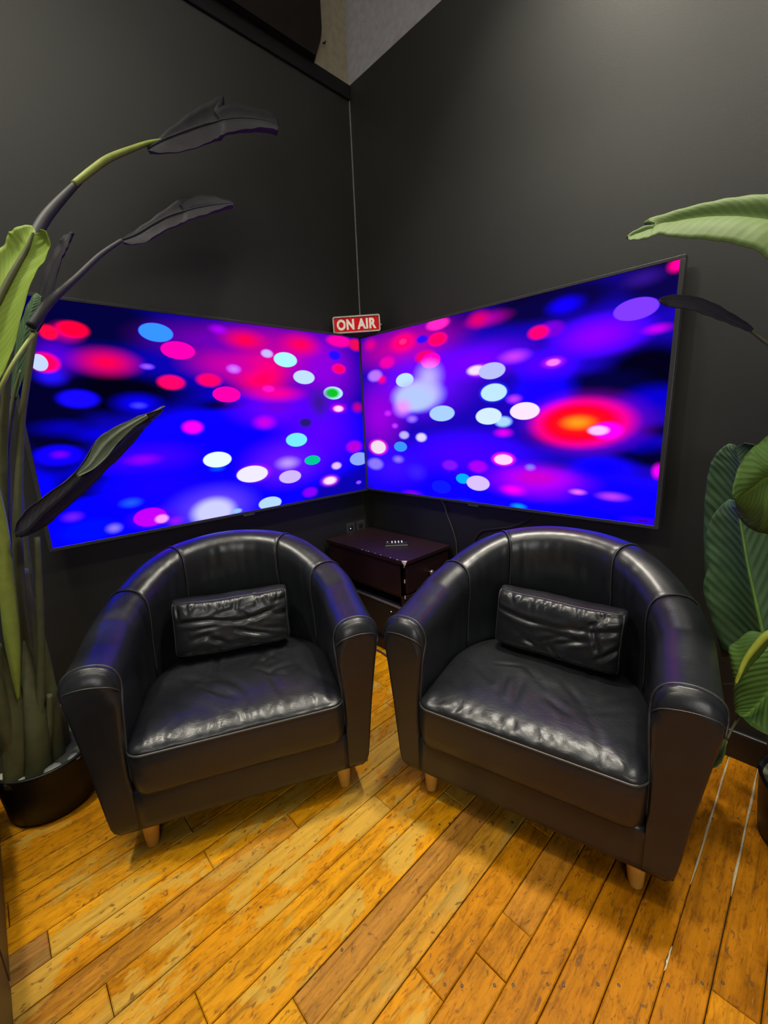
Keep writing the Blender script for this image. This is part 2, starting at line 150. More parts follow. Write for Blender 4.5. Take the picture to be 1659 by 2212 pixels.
STEMS = {
    'tall': [(0.3,-1.941,0.325,0.016),(0.36,-1.89,0.865,0.013),(0.4,-1.846,1.21,0.011),(0.44,-1.795,1.468,0.01),(0.46,-1.726,1.714,0.01),(0.42,-1.662,1.885,0.01)],
    'tall_sheath': [(0.42,-1.662,1.885,0.016),(0.4,-1.612,1.969,0.015),(0.38,-1.535,2.068,0.011),(0.37,-1.472,2.14,0.007)],
    'tall_neck': [(0.38,-1.519,2.091,0.01),(0.37,-1.457,2.155,0.011),(0.36,-1.401,2.209,0.011),(0.35,-1.321,2.268,0.009),(0.34,-1.257,2.313,0.007),(0.34,-1.207,2.34,0.004)],
    'mid': [(0.34,-1.911,0.254,0.02),(0.38,-1.886,0.707,0.017),(0.4,-1.854,0.974,0.014),(0.42,-1.805,1.235,0.01),(0.42,-1.774,1.375,0.009),(0.42,-1.735,1.512,0.009),(0.42,-1.701,1.628,0.009)],
    'mid_sheath': [(0.43,-1.709,1.638,0.014),(0.42,-1.645,1.722,0.013),(0.41,-1.565,1.804,0.009),(0.4,-1.486,1.887,0.008),(0.4,-1.41,1.951,0.006)],
    'thin': [(0.52,-1.875,1.337,0.006),(0.52,-1.816,1.448,0.006),(0.5,-1.769,1.528,0.006),(0.45,-1.709,1.614,0.006)],
    'node': [(0.3,-1.976,0.232,0.02),(0.32,-1.908,0.695,0.014),(0.34,-1.863,1.012,0.011),(0.36,-1.839,1.192,0.008),(0.38,-1.819,1.307,0.008),(0.38,-1.782,1.432,0.007),(0.38,-1.75,1.516,0.005)],
    'low': [(0.4,-1.926,0.261,0.014),(0.42,-1.868,0.562,0.012),(0.46,-1.835,0.795,0.01),(0.5,-1.808,1.012,0.008)],
    'yellow': [(0.425,-1.941,0.477,0.003),(0.435,-1.929,0.597,0.014),(0.44,-1.913,0.754,0.021),(0.46,-1.882,1.036,0.016),(0.48,-1.876,1.219,0.012)],
    'outer': [(0.38,-1.998,0.167,0.024),(0.4,-1.992,0.34,0.024),(0.44,-1.983,0.56,0.02),(0.46,-1.964,0.84,0.016)],
    'stub': [(0.4,-1.908,0.231,0.014),(0.4,-1.881,0.345,0.012),(0.4,-1.863,0.444,0.009)],
    'trunk': [(0.31,-1.943,0.115,0.105),(0.315,-1.926,0.248,0.098),(0.32,-1.914,0.395,0.08),(0.33,-1.897,0.554,0.055),(0.34,-1.878,0.724,0.034),(0.35,-1.857,0.885,0.018)],
    'sheath_a': [(0.38,-1.893,0.15,0.034),(0.37,-1.874,0.324,0.03),(0.36,-1.856,0.53,0.02),(0.35,-1.841,0.713,0.002)],
    'sheath_b': [(0.4,-1.992,0.176,0.04),(0.4,-1.972,0.345,0.036),(0.41,-1.955,0.532,0.026),(0.42,-1.949,0.682,0.002)],
    'sheath_c': [(0.42,-1.942,0.154,0.038),(0.41,-1.919,0.319,0.034),(0.4,-1.904,0.501,0.024),(0.39,-1.892,0.663,0.002)],
    'sheath_d': [(0.33,-1.862,0.136,0.022),(0.34,-1.853,0.295,0.02),(0.35,-1.85,0.45,0.014),(0.36,-1.844,0.614,0.002)],
    'back': [(0.26,-1.918,0.17,0.018),(0.24,-1.855,0.646,0.014),(0.24,-1.83,0.937,0.01),(0.26,-1.807,1.15,0.006)],
    'tip_r': [(2.169,-0.32,0.402,0.005),(2.099,-0.3,0.45,0.004),(2.059,-0.33,0.347,0.004),(2.047,-0.36,0.297,0.003)],
    'dark_r': [(2.204,-0.3,0.266,0.012),(2.161,-0.34,0.92,0.01),(2.1,-0.38,1.284,0.008),(2.042,-0.4,1.428,0.006),(1.992,-0.41,1.486,0.005),(1.975,-0.42,1.502,0.004)],
    'bright_r': [(2.191,-0.3,0.208,0.016),(2.243,-0.32,0.869,0.013),(2.209,-0.36,1.384,0.01),(2.152,-0.38,1.59,0.008),(2.096,-0.4,1.658,0.007)],
    'big_r': [(2.183,-0.3,0.185,0.014),(2.146,-0.32,0.389,0.012),(2.117,-0.32,0.516,0.009),(2.104,-0.3,0.562,0.007)],
    'back_r': [(2.174,-0.28,0.164,0.014),(2.129,-0.24,0.333,0.011),(2.085,-0.2,0.516,0.008)],
    'front_r': [(2.201,-0.34,0.227,0.014),(2.224,-0.4,0.699,0.012),(2.196,-0.44,0.977,0.01),(2.142,-0.44,1.105,0.008)],
    'fold_r': [(2.191,-0.34,0.22,0.012),(2.189,-0.4,0.575,0.01),(2.167,-0.42,0.725,0.008),(2.14,-0.42,0.734,0.007)],
    'low_r': [(2.188,-0.3,0.189,0.012),(2.213,-0.3,0.505,0.01),(2.199,-0.31,0.65,0.009),(2.175,-0.32,0.645,0.007)],
}

# ------------------------------------------------------------------ material helpers
def srgb(r, g, b):
    def c(v):
        v /= 255.0
        return v / 12.92 if v <= 0.04045 else ((v + 0.055) / 1.055) ** 2.4
    return (c(r), c(g), c(b), 1.0)


def mat(name, base=(0.5, 0.5, 0.5), rough=0.5, spec=0.5, metal=0.0):
    m = bpy.data.materials.new(name)
    m.use_nodes = True
    b = m.node_tree.nodes['Principled BSDF']
    b.inputs['Base Color'].default_value = (base[0], base[1], base[2], 1)
    b.inputs['Roughness'].default_value = rough
    b.inputs['Specular IOR Level'].default_value = spec
    b.inputs['Metallic'].default_value = metal
    return m, m.node_tree, b


def nd(t, typ, **kw):
    n = t.nodes.new(typ)
    for k, v in kw.items():
        setattr(n, k, v)
    return n


def noise_tex(t, vec, scale, detail=3.0, rough=0.55, dist=0.0):
    n = nd(t, 'ShaderNodeTexNoise')
    n.inputs['Scale'].default_value = scale
    n.inputs['Detail'].default_value = detail
    n.inputs['Roughness'].default_value = rough
    n.inputs['Distortion'].default_value = dist
    if vec is not None:
        t.links.new(vec, n.inputs['Vector'])
    return n


def mapping(t, vec, scale=(1, 1, 1), rot=(0, 0, 0)):
    n = nd(t, 'ShaderNodeMapping')
    n.inputs['Scale'].default_value = scale
    n.inputs['Rotation'].default_value = rot
    t.links.new(vec, n.inputs['Vector'])
    return n.outputs[0]


def ramp(t, fac, stops):
    n = nd(t, 'ShaderNodeValToRGB')
    e = n.color_ramp.elements
    while len(e) < len(stops):
        e.new(0.5)
    for i, (p, c) in enumerate(stops):
        e[i].position = p
        e[i].color = (c[0], c[1], c[2], 1) if not isinstance(c, (int, float)) else (c, c, c, 1)
    t.links.new(fac, n.inputs[0])
    return n.outputs[0]


def mix(t, fac, a, b, blend='MIX'):
    n = nd(t, 'ShaderNodeMix', data_type='RGBA', blend_type=blend)
    for sock, v in ((n.inputs[0], fac), (n.inputs[6], a), (n.inputs[7], b)):
        if isinstance(v, bpy.types.NodeSocket):
            t.links.new(v, sock)
        elif isinstance(v, (int, float)):
            sock.default_value = v
        else:
            sock.default_value = (v[0], v[1], v[2], 1)
    return n.outputs[2]


def math_n(t, op, a, b=0.0):
    n = nd(t, 'ShaderNodeMath', operation=op)
    for sock, v in ((n.inputs[0], a), (n.inputs[1], b)):
        if isinstance(v, bpy.types.NodeSocket):
            t.links.new(v, sock)
        else:
            sock.default_value = v
    return n.outputs[0]


def bump(t, b, height, strength=0.3, dist=0.01):
    n = nd(t, 'ShaderNodeBump')
    n.inputs['Strength'].default_value = strength
    n.inputs['Distance'].default_value = dist
    t.links.new(height, n.inputs['Height'])
    t.links.new(n.outputs[0], b.inputs['Normal'])


def obj_coord(t):
    return nd(t, 'ShaderNodeTexCoord').outputs['Object']


# ------------------------------------------------------------------ materials
def make_wall_black():
    m, t, b = mat('black_wall_paint', (0.02, 0.02, 0.02), 0.45, 0.5)
    co = obj_coord(t)
    n = noise_tex(t, co, 2.2, 4)
    t.links.new(ramp(t, n.outputs[0], [(0.3, (0.0130, 0.0134, 0.0120)), (0.75, (0.0165, 0.0170, 0.0152))]), b.inputs['Base Color'])
    f = noise_tex(t, co, 160, 3)
    bump(t, b, f.outputs[0], 0.10, 0.002)
    return m


def make_plain(name, base, rough, spec=0.5, metal=0.0, nscale=None, nstr=0.1):
    m, t, b = mat(name, base, rough, spec, metal)
    co = obj_coord(t)
    n = noise_tex(t, co, nscale or 40, 3)
    lo = tuple(c * 0.86 for c in base)
    hi = tuple(min(1, c * 1.12) for c in base)
    t.links.new(ramp(t, n.outputs[0], [(0.3, lo), (0.7, hi)]), b.inputs['Base Color'])
    bump(t, b, n.outputs[0], nstr, 0.002)
    return m


def make_wood_floor():
    m, t, b = mat('worn_oak_floor', (0.5, 0.27, 0.06), 0.42, 0.12)
    pos = nd(t, 'ShaderNodeNewGeometry').outputs['Position']
    info = nd(t, 'ShaderNodeObjectInfo')
    sep = nd(t, 'ShaderNodeSeparateColor')
    t.links.new(info.outputs['Color'], sep.inputs[0])
    tint, wear, dark = sep.outputs[0], sep.outputs[1], sep.outputs[2]
    # offset the grain per plank
    off = nd(t, 'ShaderNodeVectorMath', operation='ADD')
    cmb = nd(t, 'ShaderNodeCombineXYZ')
    t.links.new(math_n(t, 'MULTIPLY', info.outputs['Random'], 37.0), cmb.inputs[0])
    t.links.new(math_n(t, 'MULTIPLY', info.outputs['Random'], 91.0), cmb.inputs[1])
    t.links.new(pos, off.inputs[0])
    t.links.new(cmb.outputs[0], off.inputs[1])
    gp = off.outputs[0]
    g1 = noise_tex(t, mapping(t, gp, (55, 3.0, 55)), 1.0, 5, 0.65, 0.6)
    g2 = noise_tex(t, mapping(t, gp, (9, 1.6, 9)), 1.0, 4, 0.6, 1.2)
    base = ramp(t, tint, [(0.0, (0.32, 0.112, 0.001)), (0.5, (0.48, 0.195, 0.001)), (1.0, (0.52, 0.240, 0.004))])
    grain = ramp(t, g1.outputs[0], [(0.25, 0.45), (0.45, 0.90), (0.75, 1.15)])
    c = mix(t, 1.0, base, grain, 'MULTIPLY')
    blot = ramp(t, g2.outputs[0], [(0.28, (0.55, 0.49, 0.40)), (0.50, (1, 1, 1)), (0.72, (1.10, 1.10, 1.10))])
    c = mix(t, 0.85, c, blot, 'MULTIPLY')
    # close mottling and short open pores of the grain
    mo = noise_tex(t, mapping(t, gp, (34, 15, 34)), 1.0, 6, 0.72, 0.5)
    c = mix(t, 0.9, c, ramp(t, mo.outputs[0], [(0.30, (0.58, 0.52, 0.46)), (0.48, (0.98, 0.98, 0.98)), (0.70, (1.14, 1.13, 1.10))]), 'MULTIPLY')
    po = noise_tex(t, mapping(t, gp, (150, 22, 150)), 1.0, 4, 0.6, 0.9)
    c = mix(t, 0.8, c, ramp(t, po.outputs[0], [(0.33, (0.50, 0.40, 0.30)), (0.45, (1, 1, 1)), (0.80, (1.05, 1.05, 1.05))]), 'MULTIPLY')
    # finish worn away: pale bare patches with ragged outlines
    wn = noise_tex(t, mapping(t, pos, (7, 3.2, 7)), 1.0, 7, 0.68, 0.3)
    wmask = ramp(t, math_n(t, 'ADD', wn.outputs[0], math_n(t, 'MULTIPLY', wear, 0.30)), [(0.69, 0.0), (0.73, 1.0)])
    pale = mix(t, 1.0, (0.44, 0.272, 0.040), grain, 'MULTIPLY')
    c = mix(t, math_n(t, 'MULTIPLY', wmask, 0.75), c, pale)
    # dark stained planks
    c = mix(t, math_n(t, 'MULTIPLY', dark, 0.9), c, mix(t, 1.0, (0.17, 0.085, 0.026), ramp(t, g1.outputs[0], [(0.3, 0.4), (0.7, 1.7)]), 'MULTIPLY'))
    # dents, ink-dark specks and grime
    sp = noise_tex(t, mapping(t, gp, (70, 28, 70)), 1.0, 3, 0.6, 0.8)
    sm = ramp(t, sp.outputs[0], [(0.60, 0.0), (0.68, 1.0)])
    c = mix(t, math_n(t, 'MULTIPLY', sm, 0.75), c, (0.10, 0.045, 0.012))
    sc = noise_tex(t, mapping(t, gp, (130, 9, 130), (0, 0, 0.5)), 1.0, 2, 0.5, 0.2)
    scm = ramp(t, sc.outputs[0], [(0.72, 0.0), (0.80, 1.0)])
    c = mix(t, math_n(t, 'MULTIPLY', scm, 0.35), c, (0.66, 0.50, 0.26))
    t.links.new(c, b.inputs['Base Color'])
    rr = ramp(t, g2.outputs[0], [(0.3, 0.36), (0.7, 0.58)])
    t.links.new(rr, b.inputs['Roughness'])
    bump(t, b, g1.outputs[0], 0.22, 0.004)
    return m


def make_leather(name, crease=0.5, base=0.014, rough=0.40):
    m, t, b = mat(name, (base, base, base), rough, 0.5)
    co = obj_coord(t)
    n1 = noise_tex(t, co, 6.0, 5, 0.6, 1.6)
    n2 = noise_tex(t, mapping(t, co, (16, 30, 22)), 1.0, 4, 0.6, 2.5)
    v = nd(t, 'ShaderNodeTexVoronoi', feature='DISTANCE_TO_EDGE')
    v.inputs['Scale'].default_value = 30
    dn = nd(t, 'ShaderNodeVectorMath', operation='ADD')
    t.links.new(co, dn.inputs[0])
    sc = nd(t, 'ShaderNodeVectorMath', operation='SCALE')
    t.links.new(n1.outputs['Color'], sc.inputs[0])
    sc.inputs['Scale'].default_value = 0.10
    t.links.new(sc.outputs[0], dn.inputs[1])
    t.links.new(dn.outputs[0], v.inputs['Vector'])
    grain = noise_tex(t, co, 420, 2)
    cr = ramp(t, v.outputs[0], [(0.0, 0.0), (0.06, 1.0)])
    msk = ramp(t, n1.outputs[0], [(0.42, 0.0), (0.62, 1.0)])
    h = math_n(t, 'MULTIPLY', n2.outputs[0], 0.9 * crease)
    h = math_n(t, 'ADD', h, math_n(t, 'MULTIPLY', math_n(t, 'MULTIPLY', cr, msk), 0.09 * crease))
    h = math_n(t, 'ADD', h, math_n(t, 'MULTIPLY', grain.outputs[0], 0.06))
    bump(t, b, h, 0.30, 0.006)
    t.links.new(ramp(t, n1.outputs[0], [(0.3, rough - 0.04), (0.7, rough + 0.05)]), b.inputs['Roughness'])
    t.links.new(ramp(t, n1.outputs[0], [(0.3, (base * 0.75, base * 0.85, base * 1.0)), (0.7, (base * 1.0, base * 1.12, base * 1.3))]), b.inputs['Base Color'])
    return m


def make_leaf(name, a, bcol, rough=0.62, trans=0.0, tcol=None, freq=190.0, vb=0.05):
    m, t, b = mat(name, a, rough, 0.25)
    uv = nd(t, 'ShaderNodeUVMap').outputs[0]
    sp = nd(t, 'ShaderNodeSeparateXYZ')
    t.links.new(uv, sp.inputs[0])
    side = math_n(t, 'ABSOLUTE', math_n(t, 'SUBTRACT', sp.outputs[0], 0.5))
    ph = math_n(t, 'ADD', math_n(t, 'MULTIPLY', sp.outputs[1], freq), math_n(t, 'MULTIPLY', side, -60.0))
    vein = math_n(t, 'SINE', ph)
    n = noise_tex(t, obj_coord(t), 14, 4)
    c = ramp(t, n.outputs[0], [(0.3, a), (0.7, bcol)])
    v2 = ramp(t, vein, [(0.0, 0.90), (1.0, 1.05)])
    c = mix(t, 1.0, c, v2, 'MULTIPLY')
    rib = ramp(t, side, [(0.0, 1.0), (0.035, 0.0)])
    c = mix(t, math_n(t, 'MULTIPLY', rib, 0.45), c, tuple(min(1, x * 1.9) for x in bcol))
    t.links.new(c, b.inputs['Base Color'])
    bump(t, b, vein, vb, 0.004)
    if trans:
        tr = nd(t, 'ShaderNodeBsdfTranslucent')
        if tcol:
            tr.inputs[0].default_value = tcol + (1,)
        else:
            t.links.new(c, tr.inputs[0])
        mx = nd(t, 'ShaderNodeMixShader')
        mx.inputs[0].default_value = trans
        t.links.new(b.outputs[0], mx.inputs[1])
        t.links.new(tr.outputs[0], mx.inputs[2])
        t.links.new(mx.outputs[0], t.nodes['Material Output'].inputs[0])
    return m


def spot_group():
    g = bpy.data.node_groups.new('bokeh_spot', 'ShaderNodeTree')
    itf = g.interface
    for nm, ty in (('Base', 'NodeSocketColor'), ('Vector', 'NodeSocketVector'), ('Centre', 'NodeSocketVector'), ('Scale', 'NodeSocketVector'), ('Colour', 'NodeSocketColor'), ('Inner', 'NodeSocketFloat'), ('Outer', 'NodeSocketFloat')):
        itf.new_socket(name=nm, in_out='INPUT', socket_type=ty)
    itf.new_socket(name='Result', in_out='OUTPUT', socket_type='NodeSocketColor')
    gi, go = g.nodes.new('NodeGroupInput'), g.nodes.new('NodeGroupOutput')
    s = nd(g, 'ShaderNodeVectorMath', operation='SUBTRACT')
    g.links.new(gi.outputs['Vector'], s.inputs[0])
    g.links.new(gi.outputs['Centre'], s.inputs[1])
    mu = nd(g, 'ShaderNodeVectorMath', operation='MULTIPLY')
    g.links.new(s.outputs[0], mu.inputs[0])
    g.links.new(gi.outputs['Scale'], mu.inputs[1])
    ln = nd(g, 'ShaderNodeVectorMath', operation='LENGTH')
    g.links.new(mu.outputs[0], ln.inputs[0])
    mr = nd(g, 'ShaderNodeMapRange', interpolation_type='SMOOTHSTEP')
    g.links.new(ln.outputs['Value'], mr.inputs['Value'])
    g.links.new(gi.outputs['Inner'], mr.inputs['From Min'])
    g.links.new(gi.outputs['Outer'], mr.inputs['From Max'])
    mr.inputs['To Min'].default_value = 1.0
    mr.inputs['To Max'].default_value = 0.0
    mx = nd(g, 'ShaderNodeMix', data_type='RGBA')
    g.links.new(mr.outputs[0], mx.inputs[0])
    g.links.new(gi.outputs['Base'], mx.inputs[6])
    g.links.new(gi.outputs['Colour'], mx.inputs[7])
    g.links.new(mx.outputs[2], go.inputs[0])
    return g


def make_screen(name, spots, base, group):
    """picture shown by a television: out-of-focus party lights, in metres across the glass"""
    m = bpy.data.materials.new(name)
    m.use_nodes = True
    t = m.node_tree
    t.nodes.remove(t.nodes['Principled BSDF'])
    uv = nd(t, 'ShaderNodeUVMap').outputs[0]
    cur = None
    for (u, v, ru, rv, c, soft) in spots:
        g = nd(t, 'ShaderNodeGroup')
        g.node_tree = group
        if cur is None:
            g.inputs['Base'].default_value = glow(*base)
        else:
            t.links.new(cur, g.inputs['Base'])
        t.links.new(uv, g.inputs['Vector'])
        g.inputs['Centre'].default_value = (u, v, 0)
        g.inputs['Scale'].default_value = (1 / ru, 1 / rv, 0)
        g.inputs['Colour'].default_value = glow(*c)
        g.inputs['Inner'].default_value = (0.93, 0.55, 0.0, 0.45)[soft]
        g.inputs['Outer'].default_value = (1.05, 1.20, 1.15, 1.15)[soft]
        cur = g.outputs[0]
    e = nd(t, 'ShaderNodeEmission')
    t.links.new(cur, e.inputs[0])
    e.inputs[1].default_value = SCREEN_POWER
    t.links.new(e.outputs[0], t.nodes['Material Output'].inputs[0])
    return m


SCREEN_POWER = 1.0


def glow(r, g, b):
    """the sets are brighter than the picture's white: saturated channels run over"""
    c = srgb(r, g, b)[:3]
    mx, mn = max(c), min(c)
    s = ((mx - mn) / mx) ** 2 if mx > 0 else 0
    return (c[0] * (1 + 0.7 * c[0] ** 2 * s), c[1], c[2] * (1 + 3.6 * c[2] ** 3 * s), 1.0)


M = {}
M['wall'] = make_wall_black()
M['upper_wall'] = make_plain('off_white_upper_wall', (0.285, 0.275, 0.305), 0.8, 0.2, 0, 30, 0.05)
M['upper_wall_shaded'] = make_plain('shaded_upper_wall', (0.265, 0.235, 0.170), 0.8, 0.2, 0, 30, 0.05)  # the off-white wall again, its warm shade put into the colour
M['rail'] = make_plain('matte_black_rail', (0.008, 0.007, 0.008), 0.7, 0.2, 0, 60, 0.05)
M['ceiling'] = make_plain('white_ceiling', (0.82, 0.81, 0.78), 0.85, 0.2, 0, 30, 0.05)
M['black_trim'] = make_plain('black_gloss_trim', (0.012, 0.012, 0.013), 0.38, 0.5, 0, 60, 0.05)
M['bead'] = make_plain('grey_corner_bead', (0.20, 0.20, 0.20), 0.6, 0.4, 0, 60)
M['brown'] = make_plain('dark_brown_board', (0.011, 0.0075, 0.007), 0.8, 0.15, 0, 20)
M['subfloor'] = make_plain('grimy_subfloor', (0.03, 0.018, 0.008), 0.9, 0.2, 0, 30)
M['floor'] = make_wood_floor()
M['filler'] = make_plain('pale_gap_filler', (0.42, 0.36, 0.24), 0.8, 0.2, 0, 120)
M['nail'] = make_plain('rusty_nail', (0.09, 0.055, 0.03), 0.5, 0.5, 0.4, 200)
M['tv_frame'] = make_plain('black_tv_plastic', (0.026, 0.026, 0.027), 0.35, 0.5, 0, 90, 0.03)
M['tv_tab'] = make_plain('grey_tv_tab', (0.06, 0.06, 0.07), 0.35, 0.5, 0.2, 90)
M['leather'] = make_leather('black_leather', 0.25, 0.0105, 0.33)
M['leather_seat'] = make_leather('black_leather_creased', 0.50, 0.0115, 0.33)
M['piping'] = make_plain('black_leather_piping', (0.024, 0.024, 0.024), 0.42, 0.5, 0, 200)
M['leg_wood'] = make_plain('honey_beech', (0.52, 0.285, 0.045), 0.42, 0.5, 0, 22, 0.05)
M['cab_wood'] = make_plain('dark_mahogany', (0.012, 0.0035, 0.0045), 0.48, 0.35, 0, 14, 0.08)
M['cab_void'] = make_plain('cabinet_inside', (0.006, 0.005, 0.006), 0.7, 0.3)
M['chip'] = make_plain('bare_chipped_wood', (0.55, 0.46, 0.36), 0.8, 0.2, 0, 90)
M['brass'] = make_plain('dull_metal_knob', (0.30, 0.26, 0.22), 0.35, 0.5, 0.8, 90)
M['device'] = make_plain('black_device', (0.008, 0.008, 0.009), 0.55, 0.3, 0, 90)
M['grey_edge'] = make_plain('grey_device_edge', (0.16, 0.16, 0.16), 0.4, 0.5, 0.2, 90)
M['button'] = make_plain('pale_button', (0.62, 0.62, 0.60), 0.5, 0.5, 0, 90)
M['red_button'] = make_plain('red_button', (0.45, 0.05, 0.04), 0.5, 0.5, 0, 90)
M['plate'] = make_plain('black_outlet_plate', (0.035, 0.035, 0.036), 0.4, 0.5, 0, 60)
M['cable'] = make_plain('black_cable', (0.02, 0.02, 0.02), 0.5, 0.5, 0, 60)
M['cable_grey'] = make_plain('dark_grey_cable', (0.07, 0.07, 0.07), 0.5, 0.5, 0, 60)
M['sign_frame'] = make_plain('champagne_metal_frame', (0.36, 0.32, 0.28), 0.4, 0.5, 0.4, 60)
M['sign_red'] = make_plain('red_sign_face', (0.56, 0.003, 0.004), 0.65, 0.15, 0, 60, 0.02)
M['sign_text'] = make_plain('cream_lettering', (0.74, 0.71, 0.60), 0.65, 0.15, 0, 60, 0.02)
M['pot'] = make_plain('black_plastic_pot', (0.006, 0.006, 0.007), 0.45, 0.35, 0, 30)
M['soil'] = make_plain('mossy_plaster_soil', (0.10, 0.11, 0.07), 0.95, 0.2, 0, 25, 0.9)
M['soil_pale'] = make_plain('pale_plaster', (0.34, 0.34, 0.26), 0.95, 0.2, 0, 40, 0.9)
M['stem'] = make_plain('olive_stem', (0.062, 0.066, 0.026), 0.6, 0.4, 0, 30, 0.4)
M['stem_bright'] = make_plain('lime_stem', (0.17, 0.21, 0.03), 0.5, 0.4, 0, 30, 0.3)
M['rib_lime'] = make_plain('yellow_green_rib', (0.36, 0.43, 0.05), 0.5, 0.4, 0, 30, 0.2)
M['stem_dark'] = make_plain('dark_stem', (0.022, 0.022, 0.026), 0.6, 0.4, 0, 30, 0.3)
M['leaf'] = make_leaf('green_leaf', (0.075, 0.155, 0.028), (0.11, 0.21, 0.04), 0.55, 0.18, None, 95.0, 0.22)
M['leaf_bright'] = make_leaf('lime_green_leaf', (0.085, 0.135, 0.032), (0.105, 0.16, 0.042), 0.62, 0.20)
M['leaf_low_shaded'] = make_leaf('shaded_low_leaf', (0.045, 0.048, 0.062), (0.058, 0.062, 0.078), 0.5, 0.1, (0.10, 0.08, 0.12), 120.0, 0.12)  # shaded body of the folded leaf, darkness painted in
M['leaf_flap_lit'] = make_leaf('lit_flap_leaf', (0.085, 0.11, 0.07), (0.11, 0.135, 0.09), 0.6, 0.1)  # lit edge of the folded leaf, light painted into the colour
M['leaf_lit'] = make_leaf('lit_green_leaf', (0.19, 0.285, 0.035), (0.23, 0.33, 0.045), 0.62, 0.25)  # leaf green brightened, the light falling on it painted in
M['leaf_dim'] = make_leaf('dim_green_leaf', (0.032, 0.072, 0.030), (0.045, 0.088, 0.036), 0.55, 0.10, None, 110.0, 0.18)  # green leaf darkened, shade painted into its colour
M['leaf_shaded'] = make_leaf('shaded_leaf', (0.020, 0.019, 0.022), (0.026, 0.025, 0.029), 0.6, 0.40, (0.15, 0.085, 0.21))  # underside shade and purple screen glow painted into the leaf colour
M['furniture'] = make_plain('dark_brown_veneer', (0.030, 0.020, 0.014), 0.5, 0.4, 0, 18)


def led_mat():
    m = bpy.data.materials.new('white_led')
    m.use_nodes = True
    t = m.node_tree
    t.nodes.remove(t.nodes['Principled BSDF'])
    e = nd(t, 'ShaderNodeEmission')
    e.inputs[0].default_value = (0.9, 0.9, 1, 1)
    e.inputs[1].default_value = 1.2
    t.links.new(e.outputs[0], t.nodes['Material Output'].inputs[0])
    return m


M['led'] = led_mat()


# ------------------------------------------------------------------ object helpers
def link(name, me, m, parent=None, smooth=False, loc=None, rot=None):
    o = bpy.data.objects.new(name, me)
    COL.objects.link(o)
    if m is not None:
        me.materials.append(m)
    if smooth:
        for p in me.polygons:
            p.use_smooth = True
    if parent is not None:
        o.parent = parent
    if loc is not None:
        o.location = loc
    if rot is not None:
        o.rotation_euler = rot
    return o


def mesh(name, verts, faces):
    me = bpy.data.meshes.new(name)
    me.from_pydata([tuple(v) for v in verts], [], faces)
    me.update()
    return me


def fix_normals(me):
    bm = bmesh.new()
    bm.from_mesh(me)
    bmesh.ops.recalc_face_normals(bm, faces=bm.faces)
    bm.to_mesh(me)
    bm.free()
    return me


def box_mesh(name, lo, hi, bev=0.0, seg=2):
    bm = bmesh.new()
    bmesh.ops.create_cube(bm, size=1.0)
    for v in bm.verts:
        for i in range(3):
            v.co[i] = lo[i] if v.co[i] < 0 else hi[i]
    if bev:
        bmesh.ops.bevel(bm, geom=list(bm.edges), offset=bev, segments=seg, profile=0.5, affect='EDGES')
    me = bpy.data.meshes.new(name)
    bm.to_mesh(me)
    bm.free()
    return me


def box(name, lo, hi, m, parent=None, bev=0.0, seg=2, **kw):
    return link(name, box_mesh(name, lo, hi, bev, seg), m, parent, **kw)


def lathe(name, prof, m, parent=None, n=40, centre=(0, 0), smooth=True):
    vs_, fs = [], []
    for (r, z) in prof:
        for i in range(n):
            a = 2 * math.pi * i / n
            vs_.append((centre[0] + r * math.cos(a), centre[1] + r * math.sin(a), z))
    for k in range(len(prof) - 1):
        for i in range(n):
            j = (i + 1) % n
            fs.append((k * n + i, k * n + j, (k + 1) * n + j, (k + 1) * n + i))
    fs.append(tuple(reversed(range(n))))
    fs.append(tuple((len(prof) - 1) * n + i for i in range(n)))
    return link(name, fix_normals(mesh(name, vs_, fs)), m, parent, smooth)


def catmull(pts, sub):
    out = []
    n = len(pts)
    for i in range(n - 1):
        p0, p1, p2, p3 = pts[max(i - 1, 0)], pts[i], pts[i + 1], pts[min(i + 2, n - 1)]
        for k in range(sub):
            t = k / sub
            out.append(tuple(0.5 * (2 * b + (c - a) * t + (2 * a - 5 * b + 4 * c - d) * t * t + (3 * b - a - 3 * c + d) * t ** 3)
                             for a, b, c, d in zip(p0, p1, p2, p3)))
    out.append(tuple(pts[-1]))
    return out


def tube_mesh(name, pts, radii, n=8, closed=False, flat=1.0):
    P = [Vector(p) for p in pts]
    if isinstance(radii, (int, float)):
        radii = [radii] * len(P)
    vs_, fs = [], []
    L = len(P)
    up = Vector((0.3, 0.2, 1)).normalized()
    prev = None
    for i, p in enumerate(P):
        a = P[(i - 1) % L] if closed or i > 0 else P[0]
        b = P[(i + 1) % L] if closed or i < L - 1 else P[-1]
        tg = (b - a).normalized()
        if prev is None:
            s = tg.cross(up)
            if s.length < 1e-3:
                s = tg.cross(Vector((1, 0, 0)))
        else:
            s = prev - tg * prev.dot(tg)
        s.normalize()
        prev = s
        w = tg.cross(s)
        for k in range(n):
            an = 2 * math.pi * k / n
            vs_.append(p + (s * math.cos(an) + w * math.sin(an) * flat) * radii[i])
    for i in range(L if closed else L - 1):
        j = (i + 1) % L
        for k in range(n):
            q = (k + 1) % n
            fs.append((i * n + k, i * n + q, j * n + q, j * n + k))
    if not closed:
        fs.append(tuple(reversed(range(n))))
        fs.append(tuple((L - 1) * n + k for k in range(n)))
    return mesh(name, vs_, fs)


def tube(name, pts, radii, m, parent=None, n=8, closed=False, flat=1.0):
    return link(name, tube_mesh(name, pts, radii, n, closed, flat), m, parent, True)


def empty(name, loc=(0, 0, 0), rz=0.0):
    o = bpy.data.objects.new(name, None)
    COL.objects.link(o)
    o.location = loc
    o.rotation_euler = (0, 0, rz)
    o.empty_display_size = 0.1
    return o


